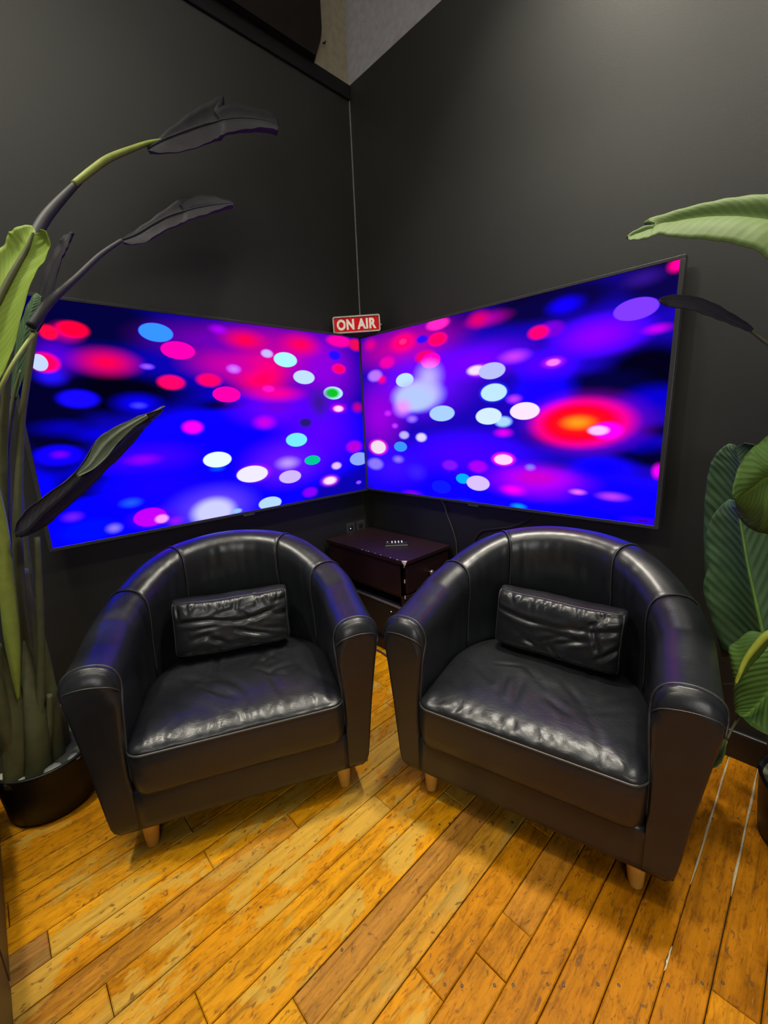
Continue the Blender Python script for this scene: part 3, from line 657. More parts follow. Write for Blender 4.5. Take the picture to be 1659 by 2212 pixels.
def tag(o, label, cat, group=None):
    o['label'] = label
    o['category'] = cat
    if group:
        o['group'] = group
    return o


def structure(o, label=None):
    o['kind'] = 'structure'
    if label:
        o['label'] = label
    return o


# ------------------------------------------------------------------ room shell
TOP = 3.1
structure(box('wall_left', (-0.12, -2.45, 0), (0, 0.12, TOP), M['wall']), 'matte black wall behind the left television')
structure(box('wall_right', (0, 0, 0), (3.4, 0.12, 3.172), M['wall']), 'matte black wall behind the right television')
structure(box('trim_1', (-0.12, -2.45, TOP), (0.012, 0.0, 3.172), M['rail'], bev=0.004), 'black top rail along the left black wall')
structure(box('wall_left', (-0.12, -2.45, 3.172), (0, 0.12, 4.3), M['upper_wall_shaded']), 'off white upper wall above the left black wall, warm shade painted in')
structure(box('wall_right', (0, 0, 3.172), (3.4, 0.12, 4.3), M['upper_wall']), 'off white upper wall above the right black wall')
structure(box('trim_2', (0, -0.005, 1.86), (0.005, 0, 3.172), M['bead']), 'thin grey bead running up the corner of the black walls')
structure(box('ceiling', (-0.12, -4.5, 4.3), (4.6, 0.12, 4.36), M['ceiling']), 'plain ceiling')


def baseboard(name, lo, hi, axis):
    # board with a chamfered top, one mesh
    bm = bmesh.new()
    bmesh.ops.create_cube(bm, size=1.0)
    for v in bm.verts:
        for i in range(3):
            v.co[i] = lo[i] if v.co[i] < 0 else hi[i]
    ed = [e for e in bm.edges if all(abs(v.co.z - hi[2]) < 1e-5 for v in e.verts)]
    bmesh.ops.bevel(bm, geom=ed, offset=0.006, segments=2, profile=0.5, affect='EDGES')
    me = bpy.data.meshes.new(name)
    bm.to_mesh(me)
    bm.free()
    return structure(link(name, me, M['black_trim']))


baseboard('baseboard_left', (0, -2.06, 0), (0.02, -0.02, 0.112), 1)
baseboard('baseboard_right', (0.0, -0.02, 0), (3.4, 0, 0.112), 0)

# brown board hung high on the left, next to the pale corner
bp = mesh('hanging_panel', [(0.004, -2.4, 3.174), (0.004, -0.24, 3.174), (0.004, -0.186, 3.30), (0.004, -0.182, 3.325), (0.004, -0.172, 4.2), (0.004, -2.4, 4.2),
                            (0.05, -2.4, 3.174), (0.05, -0.262, 3.174), (0.05, -0.214, 3.29), (0.05, -0.21, 3.315), (0.05, -0.2, 4.2), (0.05, -2.4, 4.2)],
          [(0, 1, 2, 3, 4, 5), (11, 10, 9, 8, 7, 6)] + [(i, i + 6, (i + 1) % 6 + 6, (i + 1) % 6) for i in range(6)])
hp = tag(link('hanging_panel', fix_normals(bp), M['brown']), 'dark brown panel hanging above the left black wall beside the pale corner', 'panel')
tube('hook', [(0.012, -0.178, 3.285), (0.016, -0.168, 3.288), (0.018, -0.166, 3.296)], 0.004, M['brown'], hp, 6)

# ------------------------------------------------------------------ floor
fl = structure(box('floor', (0, -3.3, -0.05), (3.4, 0, -0.016), M['subfloor']), 'old worn oak plank floor')
xs = [0.0, 0.0585, 0.145, 0.232, 0.319, 0.405, 0.492, 0.579, 0.666, 0.7525, 0.839, 0.926, 1.009, 1.085, 1.172, 1.259, 1.346, 1.438, 1.516, 1.605,
      1.695, 1.780, 1.863, 1.951, 2.037, 2.121, 2.208, 2.294, 2.381, 2.468, 2.555, 2.641, 2.728, 2.815, 2.90, 2.99, 3.075, 3.16, 3.25, 3.335, 3.4]
JOINTS = {10: [-1.99, -0.7], 12: [-1.343, -0.5], 17: [-1.589, -0.62], 18: [-1.95, -0.42], 19: [-1.344, -0.8], 20: [-1.213, -1.088, -0.2], 25: [-0.89, -0.25],
          16: [-2.2, -0.9], 15: [-1.75, -0.6], 14: [-2.4, -1.08], 13: [-1.9, -0.75], 21: [-1.7, -0.3], 22: [-1.5], 23: [-1.35, -0.1], 24: [-1.75], 11: [-1.6]}
DARK = {(17, -1.589): 0.75, (12, -2.2): 0.25, (10, -3.0): 0.85, (19, -1.9): 0.1, (20, -1.213): 0.0}
rp = random.Random(21)
for i in range(len(xs) - 1):
    js = JOINTS.get(i)
    if js is None:
        js = []
        y = -3.3 + rp.uniform(0.3, 1.1)
        while y < -0.25:
            js.append(y)
            y += rp.uniform(0.6, 1.5)
    ys = [-3.3] + sorted(js) + [0.0]
    for k in range(len(ys) - 1):
        y0, y1 = ys[k], ys[k + 1]
        ga = 0.0006 + rp.random() * 0.0010
        gb = 0.0006 + rp.random() * 0.0010
        zz = rp.uniform(-0.0014, 0.0)
        x0, x1 = xs[i] + ga, xs[i + 1] - gb
        y0b, y1b = y0 + 0.0008, y1 - 0.0008
        b_ = rp.uniform(0.0018, 0.0032)
        v = [(x0, y0b, -0.018), (x1, y0b, -0.018), (x1, y1b, -0.018), (x0, y1b, -0.018),
             (x0, y0b, zz - b_), (x1, y0b, zz - b_), (x1, y1b, zz - b_), (x0, y1b, zz - b_),
             (x0 + b_, y0b + b_, zz), (x1 - b_, y0b + b_, zz), (x1 - b_, y1b - b_, zz), (x0 + b_, y1b - b_, zz)]
        f = [(3, 2, 1, 0), (8, 9, 10, 11)]
        for s in (0, 4):
            for q in range(4):
                w = (q + 1) % 4
                f.append((s + q, s + w, s + 4 + w, s + 4 + q))
        o = link('plank', mesh('plank', v, f), M['floor'], fl)
        xm, ym = (x0 + x1) / 2, (y0 + y1) / 2
        tint = rp.random()
        # the finish is most worn where people step, left of centre in front of the chairs
        wear = max(0.0, 1.0 - abs(xm - 1.05) / 0.75) * 0.75 + rp.uniform(-0.1, 0.2)
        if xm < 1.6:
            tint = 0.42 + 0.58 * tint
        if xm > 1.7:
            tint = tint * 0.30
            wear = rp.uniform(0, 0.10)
        dk = 0.0
        if i == 17 and abs(y0 + 1.589) < 0.01:
            dk = 0.62
        elif i == 10 and y1 < -1.98:
            dk = 0.85
        elif rp.random() < 0.06:
            dk = rp.uniform(0.2, 0.45)
        if i == 12 and abs(y1 + 1.343) < 0.01:
            dk = 0.35
        if i == 18:
            tint, wear = 1.0, 0.62
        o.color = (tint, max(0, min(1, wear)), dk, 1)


def filler(x, y0, y1, w):
    n = 9
    v, f = [], []
    r = random.Random(int(x * 1000))
    for k in range(n):
        y = y0 + (y1 - y0) * k / (n - 1)
        d = r.uniform(-0.0008, 0.0008)
        ww = w * r.uniform(0.7, 1.2) * (0.3 if k in (0, n - 1) else 1)
        v += [(x + d - ww, y, 0.0002), (x + d, y, 0.0011), (x + d + ww, y, 0.0002)]
    for k in range(n - 1):
        a = k * 3
        f += [(a, a + 1, a + 4, a + 3), (a + 1, a + 2, a + 5, a + 4)]
    link('gap_filler', mesh('gap_filler', v, f), M['filler'], fl)


filler(2.037, -0.66, -0.022, 0.0028)
filler(2.121, -0.62, -0.022, 0.0028)
filler(2.037, -0.93, -0.86, 0.0018)
NAILS = [(1.679, -1.319), (1.709, -1.292), (1.763, -1.237), (1.794, -1.206), (1.851, -1.148), (1.878, -1.123), (1.934, -1.065), (1.969, -1.033), (2.02, -0.981),
         (2.05, -0.953), (2.105, -0.894), (2.138, -0.86), (1.349, -1.074), (1.414, -1.009), (1.435, -0.983), (1.503, -0.909), (1.536, -0.883), (1.583, -0.837),
         (2.009, -0.406), (2.042, -0.374), (2.1, -0.318), (1.45, -1.45), (1.21, -1.55)]
nail_me = None
for (x, y) in NAILS:
    if nail_me is None:
        n0 = lathe('nail', [(0.0036, -0.003), (0.0036, 0.0004), (0.0026, 0.0009), (0.0008, 0.0004)], M['nail'], fl, 10)
        nail_me = n0.data
        n0.location = (x, y, 0)
    else:
        n1 = bpy.data.objects.new('nail', nail_me)
        COL.objects.link(n1)
        n1.parent = fl
        n1.location = (x, y, 0)

# ------------------------------------------------------------------ televisions
SPOT = spot_group()
SW, SH, ZB = 1.655, 1.655 * 9 / 16, 0.877


def television(name, origin, ax, out, spots, base, label, lead_bezel):
    """origin: lower start corner of the picture, ax: direction of the picture's u axis, out: direction the glass faces"""
    root = empty(name, origin)
    ax, out = Vector(ax), Vector(out)

    def pt(u, v, d):
        return ax * u + out * d + Vector((0, 0, v))

    def slab(nm, u0, u1, v0, v1, d0, d1, m, bev=0.0, par=root):
        a, b = pt(u0, v0, d0), pt(u1, v1, d1)
        lo = tuple(min(a[i], b[i]) for i in range(3))
        hi = tuple(max(a[i], b[i]) for i in range(3))
        return box(nm, lo, hi, m, par, bev)

    lb0, lb1 = lead_bezel
    slab('back_shell', 0.10, SW - 0.10, 0.10, SH - 0.10, -0.052, -0.030, M['tv_frame'], 0.006)
    slab('housing', -lb0, SW + lb1, -0.014, SH + 0.012, -0.030, -0.004, M['tv_frame'], 0.003)
    f = 0.004
    fr = slab('bezel', -lb0, SW + lb1, SH, SH + 0.012, -0.004, f, M['tv_frame'], 0.0015)
    slab('bezel', -lb0, SW + lb1, -0.014, 0.0, -0.004, f, M['tv_frame'], 0.0015)
    slab('bezel', -lb0, 0.0, 0.0, SH, -0.004, f, M['tv_frame'], 0.0015)
    slab('bezel', SW, SW + lb1, 0.0, SH, -0.004, f, M['tv_frame'], 0.0015)
    slab('sensor_tab', SW / 2 - 0.032, SW / 2 + 0.032, -0.024, -0.008, -0.010, 0.003, M['tv_tab'], 0.002)
    slab('wall_mount', SW / 2 - 0.25, SW / 2 + 0.25, SH / 2 - 0.15, SH / 2 + 0.15, -0.0625, -0.045, M['tv_frame'])
    q = [pt(0, 0, 0), pt(SW, 0, 0), pt(SW, SH, 0), pt(0, SH, 0), pt(0, 0, -.003), pt(SW, 0, -.003), pt(SW, SH, -.003), pt(0, SH, -.003)]
    me = mesh('screen', q, [(0, 1, 2, 3), (7, 6, 5, 4)])
    uv = me.uv_layers.new(name='UVMap')
    vals = [(0, 0), (SW, 0), (SW, SH), (0, SH)]
    for p in me.polygons:
        for li, vi in zip(p.loop_indices, p.vertices):
            uv.data[li].uv = vals[vi % 4]
    # glass faces the room
    n = me.polygons[0].normal
    if n.dot(out) < 0:
        me.flip_normals()
    sc = link('screen', me, make_screen('picture_' + name, spots, base, SPOT), root)
    sc['label'] = 'lit screen showing blurred blue, magenta and white party lights'
    return tag(root, label, 'television')


LX, RY = 0.0762, -0.0629
television('television', (LX, -0.0898 - SW, ZB), (0, 1, 0), (1, 0, 0), SPOTS_LEFT, (12, 3, 165),
           'wide flat television on the left black wall with red and magenta blurs at its top', (0.014, 0.014))
television('television', (0.0666, RY, ZB), (1, 0, 0), (0, -1, 0), SPOTS_RIGHT, (26, 5, 170),
           'wide flat television on the right black wall with an orange and red glow', (0.013, 0.016))

# ------------------------------------------------------------------ ON AIR sign on top of the televisions in the corner
sg = empty('on_air_sign', (0.135, -0.148, 1.822), math.radians(45.5))
sg.rotation_euler = (math.radians(0), math.radians(-1.2), math.radians(45.5))
tag(sg, 'small red ON AIR sign with cream letters sitting where the two televisions meet', 'sign')


def round_rect(w, h, r, n=6):
    out = []
    for cx, cy, a0 in ((w / 2 - r, h / 2 - r, 0), (-w / 2 + r, h / 2 - r, 90), (-w / 2 + r, -h / 2 + r, 180), (w / 2 - r, -h / 2 + r, 270)):
        for k in range(n + 1):
            a = math.radians(a0 + 90 * k / n)
            out.append((cx + r * math.cos(a), cy + r * math.sin(a)))
    return out


def ring_prism(name, outer, inner, y0, y1, zc, m, parent):
    n = len(outer)
    v = [(x, y0, z + zc) for x, z in outer] + [(x, y0, z + zc) for x, z in inner] + [(x, y1, z + zc) for x, z in outer] + [(x, y1, z + zc) for x, z in inner]
    f = []
    for i in range(n):
        j = (i + 1) % n
        f += [(i, j, n + j, n + i), (2 * n + i, 3 * n + i, 3 * n + j, 2 * n + j), (i, 2 * n + i, 2 * n + j, j), (n + i, n + j, 3 * n + j, 3 * n + i)]
    return link(name, fix_normals(mesh(name, v, f)), m, parent)


def prism(name, outline, y0, y1, zc, m, parent, bev=0):
    n = len(outline)
    v = [(x, y0, z + zc) for x, z in outline] + [(x, y1, z + zc) for x, z in outline]
    f = [tuple(range(n)), tuple(reversed(range(n, 2 * n)))]
    for i in range(n):
        j = (i + 1) % n
        f.append((i, n + i, n + j, j))
    return link(name, fix_normals(mesh(name, v, f)), m, parent)


SGW, SGH = 0.278, 0.094
prism('sign_case', round_rect(SGW - 0.004, SGH - 0.004, 0.010), -0.004, 0.028, SGH / 2 + 0.002, M['device'], sg)
ring_prism('sign_frame', round_rect(SGW, SGH, 0.012), round_rect(SGW - 0.016, SGH - 0.016, 0.006), -0.010, -0.002, SGH / 2 + 0.002, M['sign_frame'], sg)
prism('sign_face', round_rect(SGW - 0.018, SGH - 0.018, 0.005), -0.0065, -0.003, SGH / 2 + 0.002, M['sign_red'], sg)
box('sign_foot', (-0.07, -0.006, -0.0008), (0.05, 0.03, 0.003), M['device'], sg)
kn = lathe('sign_knob', [(0.006, 0.0), (0.006, 0.010), (0.004, 0.013)], M['grey_edge'], sg, 14)
kn.rotation_euler = (0, math.radians(90), 0)
kn.location = (SGW / 2 - 0.004, 0.012, 0.04)
cu = bpy.data.curves.new('lettering', 'FONT')
cu.body = 'ON AIR'
cu.size = 0.087
cu.align_x = 'CENTER'
cu.align_y = 'CENTER'
cu.offset = 0.0040
cu.extrude = 0.0006
cu.space_character = 1.10
cu.space_word = 0.8
tmp = bpy.data.objects.new('lettering_curve', cu)
COL.objects.link(tmp)
bpy.context.view_layer.update()
tme = bpy.data.meshes.new_from_object(tmp.evaluated_get(bpy.context.evaluated_depsgraph_get()))
bpy.data.objects.remove(tmp)
xs_ = [v.co.x for v in tme.vertices]
zs_ = [v.co.y for v in tme.vertices]
kx, kz = 0.232 / (max(xs_) - min(xs_)), 0.060 / (max(zs_) - min(zs_))
cxm, czm = (max(xs_) + min(xs_)) / 2, (max(zs_) + min(zs_)) / 2
for v in tme.vertices:
    v.co = ((v.co.x - cxm) * kx, -0.0071 - v.co.z * 0.5, (v.co.y - czm) * kz + SGH / 2 + 0.002)
tme.materials.clear()
link('lettering', tme, M['sign_text'], sg)

# ------------------------------------------------------------------ armchairs
CA, CY0, CB = 0.375, 0.24, 0.385


def u_path(n):
    dense = []
    for k in range(40):
        dense.append((-CA, CY0 * k / 40))
    for k in range(161):
        a = math.pi * k / 160
        dense.append((-CA * math.cos(a), CY0 + CB * math.sin(a)))
    for k in range(1, 41):
        dense.append((CA, CY0 * (1 - k / 40)))
    acc = [0.0]
    for p, q in zip(dense, dense[1:]):
        acc.append(acc[-1] + math.hypot(q[0] - p[0], q[1] - p[1]))
    tot = acc[-1]
    out, j = [], 0
    for i in range(n + 1):
        s = tot * i / n
        while j < len(acc) - 2 and acc[j + 1] < s:
            j += 1
        t = (s - acc[j]) / (acc[j + 1] - acc[j])
        out.append((dense[j][0] + (dense[j + 1][0] - dense[j][0]) * t, dense[j][1] + (dense[j + 1][1] - dense[j][1]) * t))
    return out


TOPS = [(0.0, 0.680), (0.12, 0.692), (0.25, 0.716), (0.40, 0.768), (0.50, 0.824), (0.56, 0.855), (0.63, 0.878)]
ZB0 = 0.126


def top_at(y):
    for (a, za), (b, zb) in zip(TOPS, TOPS[1:]):
        if y <= b:
            t = max(0, (y - a) / (b - a))
            return za + (zb - za) * t
    return TOPS[-1][1]


def section(T, fat=1.0):
    return [(0.024, ZB0), (0.034, 0.20), (0.050, 0.36), (0.068, T - 0.18), (0.080, T - 0.10), (0.084 * fat, T - 0.060), (0.076 * fat, T - 0.030),
            (0.052 * fat, T - 0.009), (0.020, T), (-0.014, T - 0.002), (-0.040 * fat, T - 0.014), (-0.057 * fat, T - 0.038), (-0.063, T - 0.075), (-0.062, T - 0.13),
            (-0.056, T - 0.20), (-0.051, 0.42), (-0.047, 0.27), (-0.047, 0.13)]


NS = 200
PATH = u_path(NS)


def station(i):
    p = Vector((PATH[i][0], PATH[i][1], 0))
    a = PATH[max(0, i - 1)]
    b = PATH[min(NS, i + 1)]
    tg = Vector((b[0] - a[0], b[1] - a[1], 0)).normalized()
    out = Vector((-tg.y, tg.x, 0))
    ys = sum(PATH[max(0, min(NS, i + k))][1] for k in range(-10, 11)) / 21
    return p, out, section(top_at(ys))


def shell_segment(i0, i1, seed):
    v, f = [], []
    m = None
    for i in range(i0, i1 + 1):
        p, out, sec = station(i)
        m = len(sec)
        edge = min(i - i0, i1 - i)
        pull = (0.0035, 0.0008)[edge] if edge < 2 else 0.0
        if (i == i0 == 0) or (i == i1 == NS):
            pull = 0
        cd = sum(s[0] for s in sec) / m
        for k, (d, z) in enumerate(sec):
            if pull and 1 < k < m - 2:
                zc = max(sec[8][1] - 0.08, 0.2)
                dz = 0 if z < zc else (z - zc) / 0.08
                d2 = d - pull * (1 if d > cd else -1) * (1 - 0.6 * dz)
                z2 = z - pull * dz
            else:
                d2, z2 = d, z
            q = p + out * d2 + Vector((0, 0, z2))
            w = noise.noise(Vector((q.x * 9 + seed, q.y * 9, q.z * 4))) * 0.0022
            if z > 0.15:
                q += out * w * (1 if d > 0 else -1)
            if 8 <= k <= 14 and p.y > 0.3:
                # slack leather gathered under the top roll of the back
                fz = math.exp(-((sec[8][1] - z - 0.11) / 0.07) ** 2)
                q += out * 0.0032 * fz * math.sin(i * 0.95 + 2.5 * noise.noise(Vector((i * 0.11, z * 6, seed)))) * max(0, noise.noise(Vector((i * 0.07, seed, 5))) + 0.35)
            v.append(q)
    for i in range(i1 - i0):
        for k in range(m):
            j = (k + 1) % m
            f.append((i * m + k, i * m + j, (i + 1) * m + j, (i + 1) * m + k))
    f.append(tuple(range(m)))
    f.append(tuple(reversed(range((i1 - i0) * m, (i1 - i0 + 1) * m))))
    return fix_normals(mesh('shell', v, f))


def idx_where(fn):
    return next(i for i in range(NS + 1) if fn(PATH[i]))


I1 = idx_where(lambda p: p[0] < 0 and p[1] > 0.375)
I2 = idx_where(lambda p: p[1] > 0.4 and p[0] > -0.215)
I3, I4 = NS - I2, NS - I1


def lerp_side(sec, z, outer):
    pts = [(d, zz) for d, zz in (sec[:6] if outer else list(reversed(sec[12:])))]
    for (d0, z0), (d1, z1) in zip(pts, pts[1:]):
        if z <= z1:
            t = max(0.0, (z - z0) / (z1 - z0))
            return d0 + (d1 - d0) * t
    return pts[-1][0]


def arm_front_mesh(side, seed):
    """padded end of an arm: flat face, softly rolled over at the top and along its edges"""
    T = TOPS[0][1]
    sec = section(T)
    arc = sec[5:13]
    al = [0.0]
    for p, q in zip(arc, arc[1:]):
        al.append(al[-1] + math.hypot(q[0] - p[0], q[1] - p[1]))

    def arc_at(c):
        s = c * al[-1]
        for k in range(len(arc) - 1):
            if s <= al[k + 1] + 1e-9:
                t = (s - al[k]) / (al[k + 1] - al[k])
                return tuple(arc[k][j] + (arc[k + 1][j] - arc[k][j]) * t for j in (0, 1))
        return arc[-1]
    nc, nr, nt = 20, 26, 12
    v, f = [], []
    zj = T - 0.075
    rows = nr + nt + 1
    for c in range(nc + 1):
        cc = c / nc
        ax, az = arc_at(cc)
        for r in range(rows):
            if r <= nr:
                z = ZB0 + (zj - ZB0) * r / nr
                d = lerp_side(sec, z, True) * (1 - cc) + lerp_side(sec, z, False) * cc
                if z < 0.16 and cc < 0.25:
                    d -= (0.25 - cc) * 0.10 * ((0.16 - z) / 0.034) ** 2
            else:
                t = (r - nr) / nt
                d0 = lerp_side(sec, zj, True) * (1 - cc) + lerp_side(sec, zj, False) * cc
                d, z = d0 + (ax - d0) * t, zj + (az - zj) * t
            wd = 0.146
            es = min(cc, 1 - cc if z > 0.30 else 1.0) * wd
            et = az - z
            y = -0.018
            if es < 0.012:
                y += 0.014 * (1 - math.sqrt(max(0, 1 - (1 - es / 0.012) ** 2)))
            if et < 0.055:
                y += 0.042 * (1 - math.sqrt(max(0, 1 - (1 - et / 0.055) ** 2)))
            if z < ZB0 + 0.010:
                y += 0.008 * (1 - (z - ZB0) / 0.010)
            y = min(y, 0.024)
            # slack wrinkles running across under the roll
            if et < 0.22 and es > 0.01:
                wv = math.sin((et + 0.020 * noise.noise(Vector((cc * 3, seed, et * 8)))) * 190)
                y -= 0.0018 * max(0, wv) * max(0, noise.noise(Vector((cc * 1.5 + seed, et * 9, 1.3))) + 0.25) * min(1, es / 0.03)
            v.append((side * (CA + d), y, z))
    for c in range(nc):
        for r in range(rows - 1):
            a = c * rows + r
            f.append((a, a + rows, a + rows + 1, a + 1))
    # skirt running back into the arm
    rim = [c * rows for c in range(nc + 1)] + [nc * rows + r for r in range(1, rows)] + [c * rows + rows - 1 for c in range(nc - 1, -1, -1)] + [r for r in range(rows - 2, 0, -1)]
    base = len(v)
    for i in rim:
        v.append((v[i][0], 0.026, v[i][2]))
    n = len(rim)
    for i in range(n):
        j = (i + 1) % n
        f.append((rim[i], base + i, base + j, rim[j]))
    return fix_normals(mesh('arm_front', v, f))


def rail_mesh():
    x = CA - 0.0475
    prof = [(0.02, ZB0), (-0.010, ZB0), (-0.0178, ZB0 + 0.010), (-0.018, ZB0 + 0.03), (-0.018, 0.20), (-0.018, 0.252), (-0.012, 0.264), (0.02, 0.268)]
    v, f = [], []
    n = 24
    for i in range(n + 1):
        u = -x + 2 * x * i / n
        for (y, z) in prof:
            v.append((u, y, z))
    m = len(prof)
    for i in range(n):
        for k in range(m):
            j = (k + 1) % m
            f.append((i * m + k, i * m + j, (i + 1) * m + j, (i + 1) * m + k))
    f.append(tuple(range(m)))
    f.append(tuple(reversed(range(n * m, (n + 1) * m))))
    return fix_normals(mesh('front_rail', v, f))


def seat_contour():
    pts = []
    hw, fr, r = 0.326, -0.040, 0.045
    for k in range(60):
        pts.append((-hw + r + (2 * hw - 2 * r) * k / 60, fr))
    for k in range(9):
        a = math.radians(-90 + 90 * k / 9)
        pts.append((hw - r + r * math.cos(a), fr + r + r * math.sin(a)))
    for k in range(12):
        pts.append((hw, fr + r + (0.24 - fr - r) * k / 12))
    for k in range(80):
        a = math.pi * k / 80
        pts.append((hw * math.cos(a), 0.24 + 0.315 * math.sin(a) ** 0.95))
    for k in range(12):
        pts.append((-hw, 0.24 + (fr + r - 0.24) * k / 12))
    for k in range(9):
        a = math.radians(180 + 90 * k / 9)
        pts.append((-hw + r + r * math.cos(a), fr + r + r * math.sin(a)))
    return pts


def crease_depth(x, y, lines):
    d = 0.0
    for (x0, y0, x1, y1, dep, wd) in lines:
        dx, dy = x1 - x0, y1 - y0
        L2 = dx * dx + dy * dy
        t = ((x - x0) * dx + (y - y0) * dy) / L2
        tc = max(0.0, min(1.0, t))
        px, py = x0 + dx * tc, y0 + dy * tc
        q = math.hypot(x - px, y - py)
        # a sharp valley with a soft raised lip beside it
        d += dep * (math.exp(-(q / wd) ** 2) - 0.45 * math.exp(-((q - 2.0 * wd) / (1.3 * wd)) ** 2)) * (math.sin(math.pi * (0.08 + 0.84 * tc)))
    return d


def seat_mesh(seed):
    ct = seat_contour()
    rr = random.Random(int(seed * 10))
    lines = []
    for k in range(16):
        x, y = rr.uniform(-0.2, 0.2), rr.uniform(0.06, 0.40)
        a = math.radians(rr.choice((90, 90, 60, 120, 30, 140)) + rr.uniform(-18, 18))
        L = rr.uniform(0.08, 0.18)
        lines.append((x, y, x + L * math.cos(a), y + L * math.sin(a), rr.uniform(0.002, 0.0042), rr.uniform(0.008, 0.014)))
    for k in range(26):
        x = -0.28 + 0.56 * k / 25 + rr.uniform(-0.01, 0.01)
        a = math.radians(90 + rr.choice((-38, 38, 10)) + rr.uniform(-10, 10))
        L = rr.uniform(0.03, 0.055)
        lines.append((x, -0.03, x + L * math.cos(a), -0.03 + L * math.sin(a), rr.uniform(0.0006, 0.0015), 0.0045))
    n = len(ct)
    c = Vector((0, 0.22, 0))
    rings = [(0.90, 0.254), (0.965, 0.258), (0.992, 0.276), (1.0, 0.312), (1.003, 0.357), (0.998, 0.390), (0.988, 0.398), (0.994, 0.404)]
    zt = 0.400
    for rho in [0.99, 0.98, 0.967, 0.953, 0.937, 0.92] + [0.90 - 0.024 * k for k in range(37)]:
        z = zt + 0.040 * math.sqrt(max(0, 1 - rho ** 6)) + 0.012 * (1 - rho ** 2)
        rings.append((rho, z))
    v, f = [], []
    for ri, (s, z) in enumerate(rings):
        for (x, y) in ct:
            q = Vector((c.x + (x - c.x) * s, c.y + (y - c.y) * s, z))
            if ri > 8:
                a = noise.noise(Vector((q.x * 5 + seed, q.y * 5, 0.3)))
                # long soft folds running back to front
                warp = noise.noise(Vector((q.x * 4 + seed, q.y * 3, 1.7))) * 0.9
                fold = math.sin(q.x * 46 + q.y * 18 + warp * 5)
                fold = max(0, fold) ** 3
                msk = max(0, noise.noise(Vector((q.x * 3.5 + seed * 2, q.y * 3.5, 4.2))) + 0.12)
                q.z += 0.006 * a - 0.006 * fold * msk - crease_depth(q.x, q.y, lines)
                # short creases over the rolled front edge
                if y < 0.03 and s > 0.8:
                    q.z += 0.0022 * math.sin(q.x * 130 + 6 * noise.noise(Vector((q.x * 12, q.y * 10, seed)))) * (1 - abs(s - 0.91) / 0.12)
            elif 2 <= ri <= 5:
                w = noise.noise(Vector((x * 9 + seed, z * 14, y * 6))) * 0.004
                q += (q - c).normalized() * w
            v.append(q)
    for r in range(len(rings) - 1):
        for i in range(n):
            j = (i + 1) % n
            f.append((r * n + i, r * n + j, (r + 1) * n + j, (r + 1) * n + i))
    f.append(tuple(reversed(range(n))))
    f.append(tuple((len(rings) - 1) * n + i for i in range(n)))
    return fix_normals(mesh('seat_cushion', v, f))


def chair_leg_mesh():
    v, f = [], []
    prof = [(0.018, 0.0), (0.0195, 0.004), (0.024, 0.06), (0.029, 0.125), (0.029, 0.142)]
    n = 20
    for r, z in prof:
        for i in range(n):
            a = 2 * math.pi * i / n
            v.append((r * math.cos(a), r * math.sin(a), z))
    for k in range(len(prof) - 1):
        for i in range(n):
            j = (i + 1) % n
            f.append((k * n + i, k * n + j, (k + 1) * n + j, (k + 1) * n + i))
    f.append(tuple(reversed(range(n))))
    f.append(tuple((len(prof) - 1) * n + i for i in range(n)))
    return mesh('leg', v, f)


def seam_curve(i, parent):
    p, out, sec = station(i)
    pts = [p + out * d + Vector((0, 0, z)) for d, z in sec[3:16]]
    pts = [tuple(q) for q in catmull([tuple(q) for q in pts], 3)]
    tube('seam', pts, 0.0028, M['piping'], parent, 6)


def arm_piping(side, parent):
    T = TOPS[0][1]
    sec = section(T)
    pts = [(side * (CA + d + 0.001 * (1 if d > 0 else -1)), 0.018 if z > T - 0.09 else -0.004, z + (0.001 if z > T - 0.05 else 0)) for d, z in sec[4:16]]
    pts.append((side * (CA - 0.048), -0.004, 0.30))
    tube('piping', catmull(pts, 3), 0.0034, M['piping'], parent, 6)
    # lower edge of the rolled cap
    pts = [(side * (CA + 0.080), 0.0, T - 0.075), (side * (CA + 0.062), -0.014, T - 0.054), (side * (CA + 0.014), -0.018, T - 0.047), (side * (CA - 0.040), -0.014, T - 0.058), (side * (CA - 0.061), 0.0, T - 0.082)]
    tube('seam', catmull(pts, 5), 0.0018, M['piping'], parent, 6)


def armchair(loc, rz, label, seed):
    root = empty('armchair', loc, rz)
    tag(root, label, 'armchair', 'black leather tub armchairs')
    link('front_rail', rail_mesh(), M['leather'], root, True)
    for s in (-1, 1):
        af = link('arm_front', arm_front_mesh(s, seed + s), M['leather'], root, True)
        arm_piping(s, af)
    a1 = link('armrest', shell_segment(0, I1, seed), M['leather'], root, True)
    seam_curve(I1, a1)
    a2 = link('armrest', shell_segment(I4, NS, seed + 1), M['leather'], root, True)
    seam_curve(I4, a2)
    link('side_panel', shell_segment(I1, I2, seed + 2), M['leather'], root, True)
    link('side_panel', shell_segment(I3, I4, seed + 3), M['leather'], root, True)
    bk = link('backrest', shell_segment(I2, I3, seed + 4), M['leather'], root, True)
    seam_curve(I2, bk)
    seam_curve(I3, bk)
    box('seat_base', (-0.33, 0.015, 0.128), (0.33, 0.50, 0.25), M['leather'], root, 0.004)
    sc = link('seat_cushion', seat_mesh(seed * 1.7), M['leather_seat'], root, True)
    pts = [(x * 0.994, 0.22 + (y - 0.22) * 0.994, 0.400) for x, y in seat_contour()]
    tube('piping', pts, 0.0042, M['piping'], sc, 6, True)
    lm = chair_leg_mesh()
    for (x, y) in ((-0.322, 0.058), (0.322, 0.058), (-0.24, 0.53), (0.24, 0.53)):
        o = link('leg', lm if not lm.materials else lm, None, root, True, (x, y, 0))
        o.rotation_euler = (math.radians(3 if y < 0.2 else -3), math.radians(-3 if x > 0 else 3), 0)
    lm.materials.append(M['leg_wood'])
    return root


